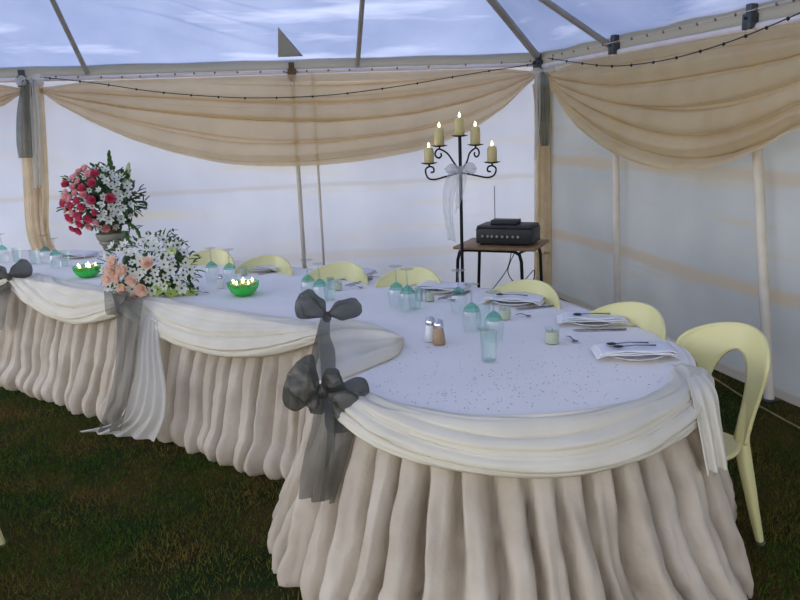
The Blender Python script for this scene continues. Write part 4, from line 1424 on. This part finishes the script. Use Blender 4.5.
# arrangement lying on the table front
vr = Vector((CR.x, CR.y, 0)).normalized(); vf = Vector((-vr.y, vr.x, 0))
base = onn(150, 296, 2.76); base.z = CZ+0.005
px_m = (base-CP).dot(FW)/F
def ap(x, y, d=0): # picture offset from the arrangement's middle, d towards the viewer
    return vr*((x-150)*px_m) + Vector((0, 0, (292-y)*px_m*0.95)) - vf*d
rt = empty('flower_arrangement', base, 0, 'low arrangement of peach roses and white flowers on the table front above the grey sash', 'flowers')
fol = MB()
ell = lambda x: math.sqrt(max(0, 1-x*x))
def front(x, y):
    ex = (x-153)/48; ey = (y-264)/34
    return max(0.0, 1-ex*ex-ey*ey)
for i in range(330):
    while True:
        x = random.uniform(104, 202); y = random.uniform(231, 296)
        if front(x, y) > 0.02: break
    k = math.sqrt(front(x, y))
    d = random.uniform(-1, 0.75)*k*0.12
    dirv = vr*((x-153)/48)+Vector((0, 0, (272-y)/34))-vf*random.uniform(-.5, 1)
    leaf(fol, ap(x, y, d), dirv+Vector((random.uniform(-.5, .5), random.uniform(-.5, .5), random.uniform(-.5, .5))), random.uniform(0.03, 0.07), random.uniform(0.012, 0.026))
for (x0, y0, x1, y1, dd) in ((186, 282, 206, 291, .05), (190, 240, 176, 228, 0), (180, 240, 180, 226, 0), (140, 240, 132, 226, 0), (115, 262, 102, 262, .05), (190, 284, 200, 296, .06), (165, 238, 168, 226, 0)):
    for k in range(9):
        t_ = k/8
        leaf(fol, ap(lerp(x0, x1, t_), lerp(y0, y1, t_), dd), vr*random.uniform(-1, 1)+Vector((0, 0, random.uniform(-.4, 1)))-vf*0.3, 0.035, 0.014)
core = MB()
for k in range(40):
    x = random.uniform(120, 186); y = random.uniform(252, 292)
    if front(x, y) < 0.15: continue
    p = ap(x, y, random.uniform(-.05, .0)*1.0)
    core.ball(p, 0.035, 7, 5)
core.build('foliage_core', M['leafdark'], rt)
fol.build('foliage', M['leaf'], rt)
for (x, y) in ((159, 256), (135, 262), (128, 268), (132, 281), (143, 272), (133, 296), (122, 262), (150, 282), (128, 288), (118, 271), (126, 254), (141, 291)):
    k = math.sqrt(front(x, y))
    flower('rosep', rt, ap(x, y, 0.05+0.09*k), -vf+vr*((x-153)/60)+Vector((0, 0, 0.6*(264-y)/34+0.25)), random.uniform(1.15, 1.45))
for (x, y) in ((181, 288), (186, 293), (193, 290), (164, 284), (172, 281), (181, 245), (175, 290)):
    k = math.sqrt(front(x, y))
    flower('lime', rt, ap(x, y, 0.05+0.07*k), -vf+vr*((x-153)/50)+Vector((0, 0, 0.3)), random.uniform(0.7, 1.0))
placed = []
for i in range(2500):
    if len(placed) >= 66: break
    x = random.uniform(112, 198); y = random.uniform(233, 297)
    if front(x, y) < 0.03: continue
    if x < 148 and y > 258 and random.random() < 0.75: continue
    if x > 160 and y > 276 and random.random() < 0.8: continue
    if any((x-a)**2+(y-b)**2 < 7.6**2 for a, b in placed): continue
    placed.append((x, y))
    k = math.sqrt(front(x, y))
    flower('daisy' if random.random() < .6 else 'white2', rt, ap(x, y, 0.03+0.11*k), -vf+vr*((x-153)/40)+Vector((0, 0, 0.9*(264-y)/34+0.3))+jit(), random.uniform(0.9, 1.5))

# tall arrangement on the plaster column
pb = onback(106, 240, 0.55)
ped = back(pb[0], 0, 0.28)
rt = empty('plaster_pedestal', ped, 0, 'grey plaster column behind the table carrying the pink flowers', 'pedestal')
tz = onplane(106, 233, ped, vf).z
pm = (ped-CP).dot(FW)/F
prof = [(0.13, 0), (0.13, 0.05), (0.105, 0.08), (0.095, 0.12), (0.092, tz-0.14), (0.10, tz-0.11), (0.125, tz-0.085), (0.118, tz-0.07), (0.135, tz-0.05), (0.145, tz-0.02), (0.145, tz), (0.001, tz)]
MB().lathe(prof, seg=32).build('column', M['plaster'], rt)
base = Vector((ped.x, ped.y, tz+0.001))
def bp(x, y, d=0): return vr*((x-106)*pm)+Vector((0, 0, (233-y)*pm))-vf*d
rt = empty('flower_vase', base, 0, 'brown pot of pink and white flowers with tall green spikes on the plaster column', 'flowers')
MB().lathe([(0.001, 0), (0.055, 0), (0.07, 0.02), (0.085, 0.06), (0.09, 0.085), (0.085, 0.09), (0.001, 0.08)], seg=24).build('pot', M['terracotta'], rt)
def f2(x, y):
    ex = (x-101)/37; ey = (y-199)/29
    return max(0.0, 1-ex*ex-ey*ey)
fol = MB()
for i in range(330):
    while True:
        x = random.uniform(64, 140); y = random.uniform(170, 230)
        if f2(x, y) > 0.02: break
    k = math.sqrt(f2(x, y))
    leaf(fol, bp(x, y, random.uniform(-1, .8)*k*0.2), vr*((x-103)/36)+Vector((0, 0, (210-y)/30))-vf*random.uniform(-.5, 1)+Vector((random.uniform(-.5, .5), random.uniform(-.5, .5), random.uniform(-.5, .5))), random.uniform(0.05, 0.11), random.uniform(0.03, 0.055))
for (x0, y0, x1, y1) in ((120, 205, 140, 197), (122, 208, 142, 204), (75, 215, 66, 205), (118, 222, 133, 232)):
    for k in range(10):
        t_ = k/9
        leaf(fol, bp(lerp(x0, x1, t_), lerp(y0, y1, t_), 0.03), vr*random.uniform(-.4, 1)+Vector((0, 0, random.uniform(-.8, .8))), 0.07, 0.035)
# one strappy leaf arching down at the right
P = [bp(116, 222, .08), bp(128, 224, .1), bp(134, 230, .1), bp(136, 238, .1)]
fol.tube([vinterp(P, i/12) for i in range(13)], [0.012]*12+[0.004], 6)
fol.build('foliage', M['leaf'], rt)
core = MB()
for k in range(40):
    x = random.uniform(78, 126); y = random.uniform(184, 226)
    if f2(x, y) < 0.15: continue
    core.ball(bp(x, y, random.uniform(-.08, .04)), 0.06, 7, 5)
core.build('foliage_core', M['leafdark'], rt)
for (x0, y0, x1, y1) in ((113, 205, 112, 154), (122, 200, 130, 167), (118, 200, 120, 178)):
    sp = MB()
    a_, b_ = bp(x0, y0, 0.02), bp(x1, y1, 0.0)
    sp.tube([a_, a_.lerp(b_, 0.5)+vr*0.01, b_], [0.008, 0.006, 0.003], 6)
    n = 16
    for k in range(n):
        t_ = 0.25+0.75*k/n
        r_ = 0.026*(1.1-t_)+0.010
        off = vr*(0.022*(1.15-t_)*(1 if k % 2 else -1)) - vf*0.012
        sp.ball(a_.lerp(b_, t_)+off, r_*1.1, 7, 5, (0.8, 0.8, 1.5))
    sp.build('gladiolus_spike', M['bud'] if x1 == 130 else M['leaf'], rt)
placed = []
kk = 0
for (x, y) in ((92, 188), (101, 184), (86, 199), (90, 205), (100, 199), (85, 213), (116, 198), (71, 226), (82, 221), (77, 228), (103, 176)):
    k = math.sqrt(f2(x, y)); placed.append((x, y))
    flower('rosek', rt, bp(x, y, 0.05+0.17*k), -vf+vr*((x-101)/36)+Vector((0, 0, (203-y)/36)), random.uniform(1.1, 1.5))
for i in range(2500):
    if len(placed) >= 75: break
    x = random.uniform(66, 132); y = random.uniform(168, 229)
    if f2(x, y) < 0.03: continue
    if any((x-a)**2+(y-b)**2 < 5.6**2 for a, b in placed): continue
    placed.append((x, y))
    k = math.sqrt(f2(x, y))
    right_side = x > 104
    r_ = random.random()
    key = ('white2' if r_ < 0.8 else 'rosepp') if right_side else ('rosepp' if r_ < 0.6 else ('rosek' if r_ < 0.72 else 'daisy'))
    flower(key, rt, bp(x, y, 0.03+0.18*k), -vf+vr*((x-101)/36)+Vector((0, 0, (203-y)/36))+jit(), random.uniform(1.0, 1.8))

# guy line on the ground at the right
pts = [onz(705, 372, 0.012), onz(740, 395, 0.010), onz(770, 412, 0.010), onz(805, 431, 0.012), onz(850, 455, 0.012)]
tag(MB().tube([vinterp(pts, i/30) for i in range(31)], 0.006, 6).build('guy_rope', M['rope']), 'thin straw coloured rope lying on the ground by the right wall', 'rope')

# ------------------------------------------------------------------ light
w = bpy.data.worlds.new('world'); sc.world = w
w.use_nodes = True
t = w.node_tree; t.nodes.clear()
wo = t.nodes.new('ShaderNodeOutputWorld'); bg = t.nodes.new('ShaderNodeBackground')
tc = t.nodes.new('ShaderNodeTexCoord'); sp = t.nodes.new('ShaderNodeSeparateXYZ')
rp = t.nodes.new('ShaderNodeValToRGB')
rp.color_ramp.elements[0].position = 0.45; rp.color_ramp.elements[0].color = lin((160, 156, 140))
rp.color_ramp.elements[1].position = 0.75; rp.color_ramp.elements[1].color = lin((214, 222, 244))
e = rp.color_ramp.elements.new(0.52); e.color = lin((240, 238, 234))
mp = t.nodes.new('ShaderNodeMapRange'); mp.inputs['From Min'].default_value = -1
t.links.new(tc.outputs['Generated'], sp.inputs[0]); t.links.new(sp.outputs['Z'], mp.inputs['Value'])
t.links.new(mp.outputs[0], rp.inputs['Fac']); t.links.new(rp.outputs[0], bg.inputs[0])
dp_ = t.nodes.new('ShaderNodeVectorMath'); dp_.operation = 'DOT_PRODUCT'
dp_.inputs[1].default_value = (-0.96, 0.05, 0.2)
t.links.new(tc.outputs['Generated'], dp_.inputs[0])
st = t.nodes.new('ShaderNodeMapRange')
st.inputs['From Min'].default_value = 0.35; st.inputs['From Max'].default_value = 1.0
st.inputs['To Min'].default_value = 1.45; st.inputs['To Max'].default_value = 3.6
t.links.new(dp_.outputs['Value'], st.inputs['Value'])
t.links.new(st.outputs[0], bg.inputs[1])
t.links.new(bg.outputs[0], wo.inputs[0])

sun = bpy.data.lights.new('sun', 'SUN'); sun.energy = 2.6; sun.angle = R_(1.5); sun.color = (1, 0.96, 0.9)
so = bpy.data.objects.new('sun', sun); COL.objects.link(so)
sd_ = Vector((-0.45, 0.75, 0.75))     # towards the sun: high, beyond the back wall to the left
so.rotation_euler = sd_.to_track_quat('Z', 'Y').to_euler()

sc.view_settings.view_transform = 'Standard'
sc.view_settings.look = 'None'
sc.view_settings.exposure = 0.52
sc.view_settings.gamma = 1.0
sc.view_settings.use_curve_mapping = False
sc.cycles.use_denoising = True
sc.cycles.max_bounces = 10
sc.cycles.diffuse_bounces = 6
sc.cycles.transmission_bounces = 8
sc.cycles.transparent_max_bounces = 24
sc.cycles.sample_clamp_indirect = 6.0
